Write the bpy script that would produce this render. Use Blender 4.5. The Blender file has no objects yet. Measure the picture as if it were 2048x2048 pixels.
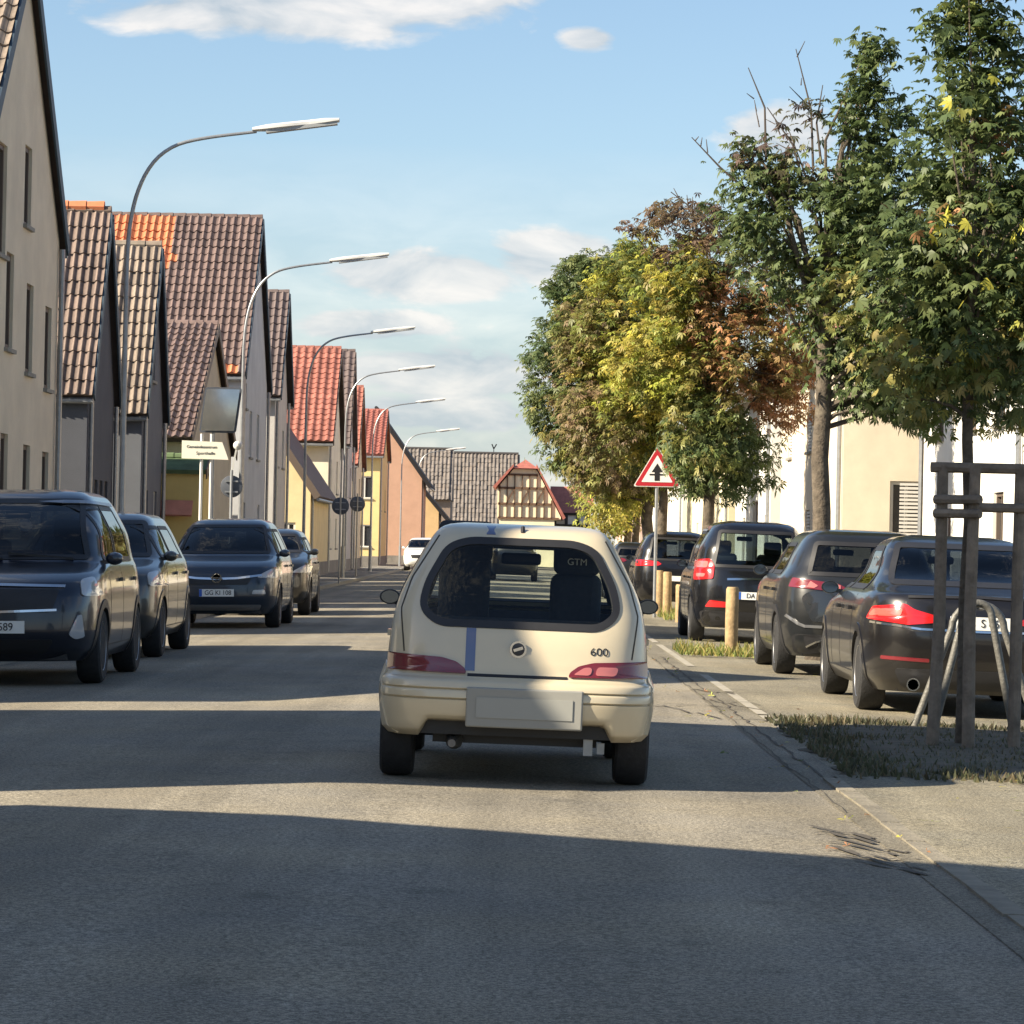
import bpy, bmesh, math, random
import numpy as np
from mathutils import Vector, Matrix

# ------------------------------------------------------------------ camera, sky, sun, exposure
SC = bpy.context.scene
COL = SC.collection
F = 6500.0                                   # focal length in pixels of the 2048 px photograph
CAM = Vector((0, 0, 1.28))
PITCH, ROLL = math.atan(66 / F), math.radians(1.2)
R3 = (Matrix.Rotation(math.pi / 2 + PITCH, 3, 'X') @ Matrix.Rotation(ROLL, 3, 'Z'))
cd = bpy.data.cameras.new('camera')
cd.sensor_width = 36.0
cd.lens = F / 2048 * 36.0
cd.clip_start, cd.clip_end = 0.5, 6000
cam = bpy.data.objects.new('camera', cd)
cam.matrix_world = Matrix.Translation(CAM) @ R3.to_4x4()
COL.objects.link(cam)
SC.camera = cam

SUN_TRAVEL = Vector((1.5, 0.6, -1.0)).normalized()
TO_SUN = -SUN_TRAVEL
SUN_EL = math.asin(TO_SUN.z)
SUN_AZ = math.atan2(TO_SUN.x, TO_SUN.y)      # clockwise from +Y
sl = bpy.data.lights.new('sun', 'SUN')
sl.energy = 5.0
sl.angle = math.radians(0.53)
sl.color = (1.0, 0.88, 0.69)
sun = bpy.data.objects.new('sun', sl)
sun.rotation_euler = SUN_TRAVEL.to_track_quat('-Z', 'Y').to_euler()
sun.location = (-60, -30, 60)
COL.objects.link(sun)

SC.view_settings.view_transform = 'Standard'
SC.view_settings.look = 'None'
SC.view_settings.gamma = 1.0
SC.view_settings.use_curve_mapping = False
SC.view_settings.exposure = 1.3
SC.cycles.max_bounces = 6
SC.cycles.transparent_max_bounces = 16

W = bpy.data.worlds.new('World')
SC.world = W
W.use_nodes = True
nt = W.node_tree
for n in list(nt.nodes):
    nt.nodes.remove(n)


def nd(t, typ, **kw):
    n = t.nodes.new(typ)
    for k, v in kw.items():
        if k.startswith('i_'):
            n.inputs[k[2:].replace('_', ' ')].default_value = v
        else:
            setattr(n, k, v)
    return n


def ln(t, a, b):
    t.links.new(a, b)


sky = nd(nt, 'ShaderNodeTexSky', sky_type='NISHITA', sun_disc=False)
sky.sun_elevation = SUN_EL
sky.sun_rotation = SUN_AZ
sky.altitude = 100
sky.air_density = 1.0
sky.dust_density = 0.6
sky.ozone_density = 2.4
bg = nd(nt, 'ShaderNodeBackground')
bg.inputs['Strength'].default_value = 0.066
wo = nd(nt, 'ShaderNodeOutputWorld')
tc = nd(nt, 'ShaderNodeTexCoord')
sep = nd(nt, 'ShaderNodeSeparateXYZ')
ln(nt, tc.outputs['Generated'], sep.inputs[0])


def wmath(op, a, b=None, clamp=False):
    n = nt.nodes.new('ShaderNodeMath')
    n.operation = op
    n.use_clamp = clamp
    for i, v in enumerate((a, b)):
        if v is None:
            continue
        if isinstance(v, (int, float)):
            n.inputs[i].default_value = v
        else:
            nt.links.new(v, n.inputs[i])
    return n.outputs[0]


# cloud sheets by direction: azimuth / elevation, stretched sideways like low distant cumulus
az = wmath('ARCTAN2', sep.outputs['X'], sep.outputs['Y'])
el = wmath('ARCSINE', sep.outputs['Z'])
cmb = nd(nt, 'ShaderNodeCombineXYZ')
ln(nt, wmath('MULTIPLY', az, 13.0), cmb.inputs[0])
ln(nt, wmath('MULTIPLY', el, 34.0), cmb.inputs[1])
cmb.inputs[2].default_value = 3.7
cn = nd(nt, 'ShaderNodeTexNoise')
cn.inputs['Scale'].default_value = 2.1
cn.inputs['Detail'].default_value = 9.0
cn.inputs['Roughness'].default_value = 0.55
cn.inputs['Distortion'].default_value = 0.35
ln(nt, cmb.outputs[0], cn.inputs['Vector'])


def wblob(px, py, rx, ry):
    """soft elliptic cloud bank centred where the photograph has one (angles from the camera)"""
    v = (R3 @ Vector(((px - 1024) / F, (1024 - py) / F, -1))).normalized()
    a0, e0 = math.atan2(v.x, v.y), math.asin(v.z)
    dx = wmath('DIVIDE', wmath('SUBTRACT', az, a0), rx / F)
    dy = wmath('DIVIDE', wmath('SUBTRACT', el, e0), ry / F)
    r = wmath('SQRT', wmath('ADD', wmath('MULTIPLY', dx, dx), wmath('MULTIPLY', dy, dy)))
    return wmath('SUBTRACT', 1.0, r, True)


banks = None
for b in [(560, 20, 640, 95), (830, -30, 420, 150), (1178, 78, 90, 40), (840, 550, 330, 85), (1110, 515, 230, 90), (740, 655, 260, 60),
          (920, 745, 420, 120), (880, 830, 500, 90), (1560, 270, 170, 90)]:
    w_ = wblob(*b)
    banks = w_ if banks is None else wmath('MAXIMUM', banks, w_)
# elsewhere in the sky scattered clouds from the same noise
big = nd(nt, 'ShaderNodeTexNoise')
big.inputs['Scale'].default_value = 2.2
big.inputs['Detail'].default_value = 4.0
ln(nt, tc.outputs['Generated'], big.inputs['Vector'])
away = wmath('MULTIPLY', wmath('GREATER_THAN', wmath('ABSOLUTE', az), 0.2), 0.6)
scatter = wmath('MULTIPLY', away, wmath('MULTIPLY', wmath('SUBTRACT', big.outputs['Fac'], 0.47, True), 4.0, True))
banks = wmath('MAXIMUM', banks, scatter)
dens = wmath('SUBTRACT', wmath('ADD', cn.outputs['Fac'], wmath('MULTIPLY', banks, 0.75)), 0.72, True)
dens = wmath('MULTIPLY', dens, 5.5, True)
low = wmath('SUBTRACT', 1.0, wmath('DIVIDE', el, math.radians(7.0)), True)   # thin grey-blue cloud layer towards the horizon, all the way round
dens = wmath('MAXIMUM', dens, wmath('MULTIPLY', wmath('POWER', low, 0.8), 0.85))
shade = nd(nt, 'ShaderNodeValToRGB')
shade.color_ramp.elements[0].color = (3.3, 3.75, 4.15, 1)
shade.color_ramp.elements[1].color = (6.3, 6.0, 5.7, 1)
shade.color_ramp.elements[0].position = 0.36
shade.color_ramp.elements[1].position = 0.66
ln(nt, cn.outputs['Fac'], shade.inputs[0])
mx = nd(nt, 'ShaderNodeMix', data_type='RGBA')
ln(nt, wmath('MULTIPLY', dens, 0.85), mx.inputs[0])
ln(nt, sky.outputs[0], mx.inputs[6])
ln(nt, shade.outputs[0], mx.inputs[7])
ln(nt, mx.outputs[2], bg.inputs['Color'])
ln(nt, bg.outputs[0], wo.inputs['Surface'])


# ------------------------------------------------------------------ helpers
def at(px, py, Y):
    r = R3 @ Vector(((px - 1024) / F, (1024 - py) / F, -1))
    return CAM + r * (Y / r.y)


def gz(x):
    """road crown: 2 % fall from the middle of the street"""
    return -0.02 * abs(x + 1.0)


def link(o, parent=None):
    COL.objects.link(o)
    if parent is not None:
        o.parent = parent
    return o


def tag(o, label=None, cat=None, group=None, kind=None):
    if label:
        o['label'] = label
    if cat:
        o['category'] = cat
    if group:
        o['group'] = group
    if kind:
        o['kind'] = kind
    return o


def empty(name, loc=(0, 0, 0), rot=(0, 0, 0), label=None, cat=None, group=None):
    o = bpy.data.objects.new(name, None)
    o.empty_display_size = 0.2
    o.location = loc
    o.rotation_euler = rot
    link(o)
    return tag(o, label, cat, group)


class MB:
    """collects shapes, then links them as one mesh object"""

    def __init__(self):
        self.v, self.f = [], []

    def add(self, vs, fs):
        k = len(self.v)
        self.v += [tuple(p) for p in vs]
        self.f += [tuple(i + k for i in f) for f in fs]
        return self

    def box(self, c, s, rz=0.0, M=None):
        x, y, z = s[0] / 2, s[1] / 2, s[2] / 2
        vs = [Vector(p) for p in ((-x, -y, -z), (x, -y, -z), (x, y, -z), (-x, y, -z), (-x, -y, z), (x, -y, z), (x, y, z), (-x, y, z))]
        if M is not None:
            vs = [M @ p for p in vs]
        if rz:
            m = Matrix.Rotation(rz, 3, 'Z')
            vs = [m @ p for p in vs]
        c = Vector(c)
        return self.add([p + c for p in vs], [(0, 3, 2, 1), (4, 5, 6, 7), (0, 1, 5, 4), (1, 2, 6, 5), (2, 3, 7, 6), (3, 0, 4, 7)])

    def bar(self, a, b, w, h, up=(0, 0, 1)):
        a, b = Vector(a), Vector(b)
        d = b - a
        L = d.length
        if L < 1e-6:
            return self
        d.normalize()
        u = Vector(up)
        s = d.cross(u)
        if s.length < 1e-4:
            s = d.cross(Vector((0, 1, 0)))
        s.normalize()
        t = s.cross(d)
        M = Matrix((s, d, t)).transposed()
        return self.box((a + b) / 2, (w, L, h), M=M)

    def tube(self, pts, rad, seg=8, cap=True):
        pts = [Vector(p) for p in pts]
        n = len(pts)
        if not hasattr(rad, '__len__'):
            rad = [rad] * n
        k = len(self.v)
        ref = None
        for i, p in enumerate(pts):
            d = (pts[min(i + 1, n - 1)] - pts[max(i - 1, 0)])
            d = d.normalized() if d.length > 1e-9 else Vector((0, 0, 1))
            if ref is None:
                ref = Vector((1, 0, 0)) if abs(d.x) < 0.9 else Vector((0, 1, 0))
            ref = (ref - d * ref.dot(d)).normalized()
            s = d.cross(ref)
            for j in range(seg):
                a = 2 * math.pi * j / seg
                self.v.append(tuple(p + (ref * math.cos(a) + s * math.sin(a)) * rad[i]))
        for i in range(n - 1):
            for j in range(seg):
                j2 = (j + 1) % seg
                self.f.append((k + i * seg + j, k + i * seg + j2, k + (i + 1) * seg + j2, k + (i + 1) * seg + j))
        if cap:
            self.f.append(tuple(k + j for j in reversed(range(seg))))
            self.f.append(tuple(k + (n - 1) * seg + j for j in range(seg)))
        return self

    def lathe(self, prof, c, axis='Z', seg=24):
        """prof: list of (radius, height); closed round the axis"""
        k = len(self.v)
        c = Vector(c)
        for r, h in prof:
            for j in range(seg):
                a = 2 * math.pi * j / seg
                p = (r * math.cos(a), r * math.sin(a), h)
                if axis == 'X':
                    p = (h, r * math.cos(a), r * math.sin(a))
                elif axis == 'Y':
                    p = (r * math.cos(a), h, r * math.sin(a))
                self.v.append(tuple(Vector(p) + c))
        for i in range(len(prof) - 1):
            for j in range(seg):
                j2 = (j + 1) % seg
                self.f.append((k + i * seg + j, k + i * seg + j2, k + (i + 1) * seg + j2, k + (i + 1) * seg + j))
        self.f.append(tuple(k + j for j in reversed(range(seg))))
        self.f.append(tuple(k + (len(prof) - 1) * seg + j for j in range(seg)))
        return self

    def mesh(self, name, m=None, smooth=False, angle=0.6):
        me = bpy.data.meshes.new(name)
        me.from_pydata(self.v, [], self.f)
        if m is not None:
            me.materials.append(m)
        bm = bmesh.new()
        bm.from_mesh(me)
        bmesh.ops.recalc_face_normals(bm, faces=bm.faces)
        bm.to_mesh(me)
        bm.free()
        if smooth:
            for p in me.polygons:
                p.use_smooth = True
            me.set_sharp_from_angle(angle=angle)
        return me

    def build(self, name, m, parent=None, smooth=False, angle=0.6, **tags):
        o = bpy.data.objects.new(name, self.mesh(name, m, smooth, angle))
        link(o, parent)
        return tag(o, **tags)


def soften(o, w, seg=2):
    b = o.modifiers.new('bevel', 'BEVEL')
    b.width = w
    b.segments = seg
    b.limit_method = 'ANGLE'
    return o


# ------------------------------------------------------------------ materials
MATS = {}


def mat(name, col, rough=0.7, metal=0.0, var=0.0, vscale=3.0, bump=0.0, bscale=40.0, coat=0.0, spec=0.5, rnd=0.0, dirt=None, dscale=0.6):
    if name in MATS:
        return MATS[name]
    m = bpy.data.materials.new(name)
    m.use_nodes = True
    t = m.node_tree
    p = t.nodes['Principled BSDF']
    p.inputs['Base Color'].default_value = (*col, 1)
    p.inputs['Roughness'].default_value = rough
    p.inputs['Metallic'].default_value = metal
    p.inputs['Specular IOR Level'].default_value = spec
    p.inputs['Coat Weight'].default_value = coat
    p.inputs['Coat Roughness'].default_value = 0.06
    geo = nd(t, 'ShaderNodeTexCoord')
    src = None
    if var > 0:
        nz = nd(t, 'ShaderNodeTexNoise')
        nz.inputs['Scale'].default_value = vscale
        nz.inputs['Detail'].default_value = 8
        nz.inputs['Roughness'].default_value = 0.65
        ln(t, geo.outputs['Object'], nz.inputs['Vector'])
        hs = nd(t, 'ShaderNodeMapRange')
        hs.inputs[1].default_value, hs.inputs[2].default_value = 0.3, 0.7
        hs.inputs[3].default_value, hs.inputs[4].default_value = 1 - var, 1 + var
        ln(t, nz.outputs['Fac'], hs.inputs[0])
        mu = nd(t, 'ShaderNodeMix', data_type='RGBA', blend_type='MULTIPLY')
        mu.inputs[0].default_value = 1
        mu.inputs[6].default_value = (*col, 1)
        ln(t, hs.outputs[0], mu.inputs[7])
        src = mu.outputs[2]
    if dirt is not None:
        nz = nd(t, 'ShaderNodeTexNoise')
        nz.inputs['Scale'].default_value = dscale
        nz.inputs['Detail'].default_value = 10
        nz.inputs['Roughness'].default_value = 0.7
        ln(t, geo.outputs['Object'], nz.inputs['Vector'])
        cr = nd(t, 'ShaderNodeMapRange')
        cr.inputs[1].default_value, cr.inputs[2].default_value = 0.5, 0.75
        cr.inputs[4].default_value = 0.7
        ln(t, nz.outputs['Fac'], cr.inputs[0])
        mu = nd(t, 'ShaderNodeMix', data_type='RGBA')
        ln(t, cr.outputs[0], mu.inputs[0])
        if src is None:
            mu.inputs[6].default_value = (*col, 1)
        else:
            ln(t, src, mu.inputs[6])
        mu.inputs[7].default_value = (*dirt, 1)
        src = mu.outputs[2]
    if rnd > 0:
        oi = nd(t, 'ShaderNodeObjectInfo')
        hs = nd(t, 'ShaderNodeMapRange')
        hs.inputs[3].default_value, hs.inputs[4].default_value = 1 - rnd, 1 + rnd
        ln(t, oi.outputs['Random'], hs.inputs[0])
        mu = nd(t, 'ShaderNodeMix', data_type='RGBA', blend_type='MULTIPLY')
        mu.inputs[0].default_value = 1
        if src is None:
            mu.inputs[6].default_value = (*col, 1)
        else:
            ln(t, src, mu.inputs[6])
        ln(t, hs.outputs[0], mu.inputs[7])
        src = mu.outputs[2]
    if src is not None:
        ln(t, src, p.inputs['Base Color'])
    if bump > 0:
        nz = nd(t, 'ShaderNodeTexNoise')
        nz.inputs['Scale'].default_value = bscale
        nz.inputs['Detail'].default_value = 5
        ln(t, geo.outputs['Object'], nz.inputs['Vector'])
        bp = nd(t, 'ShaderNodeBump')
        bp.inputs['Strength'].default_value = bump
        bp.inputs['Distance'].default_value = 0.02
        ln(t, nz.outputs['Fac'], bp.inputs['Height'])
        ln(t, bp.outputs[0], p.inputs['Normal'])
    MATS[name] = m
    return m


def asphalt(name, base, warm, patch_scale=0.25):
    m = bpy.data.materials.new(name)
    m.use_nodes = True
    t = m.node_tree
    p = t.nodes['Principled BSDF']
    p.inputs['Roughness'].default_value = 0.85
    p.inputs['Specular IOR Level'].default_value = 0.3
    g = nd(t, 'ShaderNodeNewGeometry')

    def noise(scale, det, rgh=0.6, vec=None):
        z = nd(t, 'ShaderNodeTexNoise')
        z.inputs['Scale'].default_value = scale
        z.inputs['Detail'].default_value = det
        z.inputs['Roughness'].default_value = rgh
        ln(t, vec or g.outputs['Position'], z.inputs['Vector'])
        return z.outputs['Fac']

    def mr(v, a, b, c, d):
        z = nd(t, 'ShaderNodeMapRange')
        for i, q in enumerate((a, b, c, d)):
            z.inputs[i + 1].default_value = q
        ln(t, v, z.inputs[0])
        return z.outputs[0]

    def mul(a, b):
        z = nd(t, 'ShaderNodeMath', operation='MULTIPLY')
        ln(t, a, z.inputs[0])
        ln(t, b, z.inputs[1])
        return z.outputs[0]

    mp = nd(t, 'ShaderNodeMapping')
    mp.inputs['Scale'].default_value = (1.0, 0.12, 1.0)      # wear runs along the street
    ln(t, g.outputs['Position'], mp.inputs['Vector'])
    f = mul(mr(noise(patch_scale, 6), 0.3, 0.7, 0.78, 1.2), mr(noise(1.6, 6, vec=mp.outputs[0]), 0.3, 0.7, 0.82, 1.16))
    mp2 = nd(t, 'ShaderNodeMapping')
    mp2.inputs['Scale'].default_value = (1.7, 0.02, 1.0)
    ln(t, g.outputs['Position'], mp2.inputs['Vector'])
    f = mul(f, mr(noise(1.1, 3, vec=mp2.outputs[0]), 0.35, 0.65, 0.86, 1.1))
    f = mul(f, mr(noise(2.6, 3, 0.5), 0.62, 0.75, 1.0, 0.72))
    f = mul(f, mr(noise(55, 2), 0.36, 0.64, 0.62, 1.42))
    f = mul(f, mr(noise(190, 1), 0.4, 0.6, 0.66, 1.34))
    cmix = nd(t, 'ShaderNodeMix', data_type='RGBA')
    cmix.inputs[6].default_value = (*base, 1)
    cmix.inputs[7].default_value = (*warm, 1)
    ln(t, mr(noise(0.7, 5), 0.35, 0.65, 0, 1), cmix.inputs[0])
    mu = nd(t, 'ShaderNodeMix', data_type='RGBA', blend_type='MULTIPLY')
    mu.inputs[0].default_value = 1
    ln(t, cmix.outputs[2], mu.inputs[6])
    ln(t, f, mu.inputs[7])
    ln(t, mu.outputs[2], p.inputs['Base Color'])
    bp = nd(t, 'ShaderNodeBump')
    bp.inputs['Strength'].default_value = 0.5
    bp.inputs['Distance'].default_value = 0.012
    ln(t, noise(90, 3), bp.inputs['Height'])
    ln(t, bp.outputs[0], p.inputs['Normal'])
    return m


def glassmat(name, tint, refl=1.0):
    m = bpy.data.materials.new(name)
    m.use_nodes = True
    t = m.node_tree
    for n in list(t.nodes):
        t.nodes.remove(n)
    out = nd(t, 'ShaderNodeOutputMaterial')
    tr = nd(t, 'ShaderNodeBsdfTransparent')
    tr.inputs[0].default_value = (*tint, 1)
    gl = nd(t, 'ShaderNodeBsdfGlossy')
    gl.inputs['Roughness'].default_value = 0.02
    lw = nd(t, 'ShaderNodeLayerWeight')
    lw.inputs['Blend'].default_value = 0.5
    pw = nd(t, 'ShaderNodeMath', operation='POWER')
    pw.inputs[1].default_value = 4.0
    ln(t, lw.outputs['Facing'], pw.inputs[0])
    fr = nd(t, 'ShaderNodeMapRange')
    fr.inputs[3].default_value = 0.05
    ln(t, pw.outputs[0], fr.inputs[0])
    mxs = nd(t, 'ShaderNodeMixShader')
    mm = nd(t, 'ShaderNodeMath', operation='MULTIPLY')
    mm.inputs[1].default_value = refl
    ln(t, fr.outputs[0], mm.inputs[0])
    ln(t, mm.outputs[0], mxs.inputs[0])
    ln(t, tr.outputs[0], mxs.inputs[1])
    ln(t, gl.outputs[0], mxs.inputs[2])
    ln(t, mxs.outputs[0], out.inputs[0])
    return m


def leafmat(name):
    m = bpy.data.materials.new(name)
    m.use_nodes = True
    t = m.node_tree
    p = t.nodes['Principled BSDF']
    a = nd(t, 'ShaderNodeAttribute', attribute_name='leaf_colour')
    p.inputs['Roughness'].default_value = 0.5
    p.inputs['Specular IOR Level'].default_value = 0.35
    ln(t, a.outputs['Color'], p.inputs['Base Color'])
    tl = nd(t, 'ShaderNodeBsdfTranslucent')
    ln(t, a.outputs['Color'], tl.inputs[0])
    mxs = nd(t, 'ShaderNodeMixShader')
    mxs.inputs[0].default_value = 0.38
    ln(t, p.outputs[0], mxs.inputs[1])
    ln(t, tl.outputs[0], mxs.inputs[2])
    ln(t, mxs.outputs[0], t.nodes['Material Output'].inputs[0])
    return m


ASPHALT = asphalt('asphalt', (0.212, 0.193, 0.158), (0.248, 0.217, 0.160))
BAYTAR = asphalt('bay_asphalt', (0.20, 0.183, 0.14), (0.225, 0.198, 0.14), 0.4)
GUTTER = asphalt('gutter_concrete', (0.20, 0.18, 0.14), (0.17, 0.15, 0.11), 0.9)
PAVE = asphalt('pavement_concrete', (0.20, 0.185, 0.16), (0.17, 0.155, 0.13), 0.9)
EARTH = mat('earth', (0.095, 0.08, 0.055), 0.95, var=0.35, vscale=6, bump=0.8, bscale=30, dirt=(0.075, 0.085, 0.04), dscale=2.0)
KERB = mat('kerb_stone', (0.25, 0.24, 0.21), 0.85, var=0.2, vscale=4, bump=0.3)
LINEW = mat('road_paint', (0.34, 0.31, 0.25), 0.8, var=0.3, vscale=8)
TARLINE = mat('crack_tar', (0.07, 0.06, 0.047), 0.9, var=0.3)
BLACKP = mat('black_plastic', (0.018, 0.018, 0.02), 0.5, var=0.15, vscale=12)
RUBBER = mat('rubber', (0.02, 0.02, 0.021), 0.85, var=0.3, vscale=20, bump=0.3, bscale=60)
SEATF = mat('seat_fabric', (0.03, 0.032, 0.038), 0.95, var=0.2, vscale=30)
CHROME = mat('chrome', (0.7, 0.7, 0.7), 0.12, metal=1.0)
ALLOY = mat('alloy', (0.42, 0.42, 0.43), 0.35, metal=0.9, var=0.1)
PLATEW = mat('plate_white', (0.84, 0.83, 0.78), 0.4)
PLATEB = mat('plate_blue', (0.03, 0.12, 0.5), 0.4)
INK = mat('black_print', (0.012, 0.012, 0.014), 0.5)
REDL = mat('red_lens', (0.50, 0.012, 0.014), 0.15, coat=1.0)
REDD = mat('dark_red_lens', (0.16, 0.012, 0.018), 0.2, coat=1.0)
PINKL = mat('pale_lens', (0.50, 0.15, 0.14), 0.15, coat=1.0)
WHITEL = mat('clear_lens', (0.42, 0.43, 0.44), 0.12, coat=1.0)
LENSD = mat('smoked_lens', (0.06, 0.065, 0.07), 0.1, coat=1.0)
GLASS = glassmat('car_glass', (0.84, 0.90, 0.88), 0.7)
GLASSD = glassmat('tinted_glass', (0.20, 0.23, 0.25), 1.0)
PANE = mat('window_pane', (0.03, 0.034, 0.04), 0.08, spec=0.8)
GALV = mat('galvanised_steel', (0.30, 0.31, 0.32), 0.42, metal=0.6, var=0.15, vscale=9)
LAMPW = mat('lamp_housing', (0.62, 0.62, 0.6), 0.45, var=0.06)
LAMPD = mat('lamp_diffuser', (0.30, 0.31, 0.31), 0.3)
WOODP = mat('post_wood', (0.19, 0.152, 0.115), 0.9, var=0.4, vscale=7, bump=0.6, bscale=25)
BOLLW = mat('bollard_wood', (0.34, 0.235, 0.12), 0.85, var=0.35, vscale=7, bump=0.5, bscale=25)
BARK = mat('bark', (0.095, 0.076, 0.056), 0.95, var=0.55, vscale=9, bump=1.0, bscale=22, dirt=(0.19, 0.165, 0.12), dscale=5)
TWIG = mat('twig_bark', (0.07, 0.055, 0.045), 0.9)
LEAF = leafmat('leaf')
SIGNR = mat('sign_red', (0.42, 0.02, 0.03), 0.4)
SIGNW = mat('sign_white', (0.78, 0.76, 0.70), 0.4)
SIGNY = mat('sign_cream', (0.80, 0.76, 0.62), 0.5)
SIGNB = mat('sign_back', (0.10, 0.11, 0.13), 0.5, metal=0.3, var=0.2)
FRAMEW = mat('frame_white', (0.66, 0.65, 0.6), 0.5)
FRAMEB = mat('frame_dark', (0.12, 0.09, 0.07), 0.6)


# ------------------------------------------------------------------ ground, street, kerbs
def sheet(name, xs, y0, y1, zf, m, ny=2, kind='structure'):
    ys = np.linspace(y0, y1, ny)
    mb = MB()
    nx = len(xs)
    for y in ys:
        for x in xs:
            mb.v.append((x, y, zf(x)))
    for j in range(ny - 1):
        for i in range(nx - 1):
            a = j * nx + i
            mb.f.append((a, a + 1, a + nx + 1, a + nx))
    return mb.build(name, m, kind=kind)


sheet('ground', [-2500, -40, 0, 40, 2500], -400, 4000, lambda x: -0.22, mat('field_earth', (0.10, 0.095, 0.07), 0.95, var=0.3, vscale=0.3), 3)
sheet('road', [-5.3, -4, -3, -2, -1, 0, 1, 2.0], -30, 262, gz, ASPHALT, 2)
sheet('parking_strip', [2.0, 3, 4, 4.9], -30, 262, gz, BAYTAR, 2)
sheet('gutter', [1.72, 1.86, 2.0], -30, 262, lambda x: gz(x) + 0.004, GUTTER, 2)
sheet('pavement_left', [-7.3, -6.4, -5.44], -30, 262, lambda x: gz(-5.4) + 0.11, PAVE, 2)
sheet('pavement_right', [5.04, 6, 8.3], -30, 262, lambda x: gz(4.9) + 0.11, PAVE, 2)
for nm, xk in (('kerb_left', -5.37), ('kerb_right', 4.97)):
    mb = MB()
    y = -30.0
    while y < 260:
        mb.box((xk, y + 0.495, gz(xk) - 0.02), (0.14, 0.985, 0.26))
        y += 1.0
    o = mb.build(nm, KERB, kind='structure')
# faded white line between carriageway and bays
mb = MB()
for a, b in ((23.6, 26.3), (26.5, 30.2), (30.6, 34.6), (37, 45), (46, 58), (60, 80)):
    mb.add([(2.03, a, gz(2.03) + 0.006), (2.12, a, gz(2.12) + 0.006), (2.12, b, gz(2.12) + 0.006), (2.03, b, gz(2.03) + 0.006)], [(0, 1, 2, 3)])
mb.build('road_marking', LINEW, kind='structure')
sheet('apron', [1.94, 3, 4, 4.9], 2.0, 19.35, lambda x: gz(x) + 0.014, BAYTAR, 2)
kb = empty('flush_kerb', (0, 0, 0))
tag(kb, kind='structure')
ks = MB()
ks.box((0, 0, 0), (.10, .985, .1))
ksm = ks.mesh('kerb_stone', mat('worn_kerb', (0.205, 0.182, 0.138), 0.85, var=0.3, vscale=6, bump=0.5, rnd=.15))
rk = random.Random(9)
for i in range(17):
    o = bpy.data.objects.new('kerb_stone', ksm)
    o.location = (1.90 + rk.uniform(-.006, .006), 2.5 + i, gz(1.9) - .033 + rk.uniform(-.004, .004))
    o.rotation_euler = (rk.uniform(-.004, .004), .02, rk.uniform(-.008, .008))
    link(o, kb)
# cracks along the gutter and across the bay
rc = random.Random(5)
mb = MB()


def crack(pts, w=0.012):
    last = None
    for i, (x, y) in enumerate(pts):
        ww = w * rc.uniform(0.4, 1.6)
        zc = gz(x) + (0.018 if x > 1.94 and y < 19.3 else 0.009)
        cur = [(x - ww, y, zc), (x + ww, y + ww * 0.5, zc)]
        if last:
            mb.add(last + cur, [(0, 1, 3, 2)])
        last = cur


crack([(1.86 + rc.uniform(-0.02, 0.02), y) for y in np.arange(19.2, 40, 0.28)], 0.008)
crack([(1.74 + rc.uniform(-0.02, 0.02), y) for y in np.arange(16.6, 40, 0.33)], 0.004)
#crack([(2.02 + rc.uniform(-0.03, 0.03), y) for y in np.arange(12.6, 23, 0.3)], 0.006)
for k in range(9):                                            # broken-up patch beside the gutter
    x, y = 1.45 + rc.uniform(-.06, .1), 14.0 + k * 0.21
    pts = []
    for i in range(7):
        pts.append((x, y))
        x += rc.uniform(0.02, 0.07)
        y += rc.uniform(-0.22, 0.08)
    crack(pts, 0.013)
for k in range(4):
    x, y = 2.6 + 0.4 * k, 13.2 + rc.uniform(0, 4)
    pts = []
    for i in range(6):
        pts.append((x, y))
        x += rc.uniform(0.05, 0.12)
        y += rc.uniform(-0.12, 0.12)
    crack(pts, 0.008)
for k in range(6):
    x, y = 1.1 + rc.uniform(0, .8), 25 + rc.uniform(0, 6)
    pts = []
    for i in range(8):
        pts.append((x, y))
        x += rc.uniform(0.02, 0.1)
        y += rc.uniform(-0.5, 0.2)
    crack(pts, 0.012)
mb.build('road_cracks', TARLINE, kind='structure')


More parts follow.
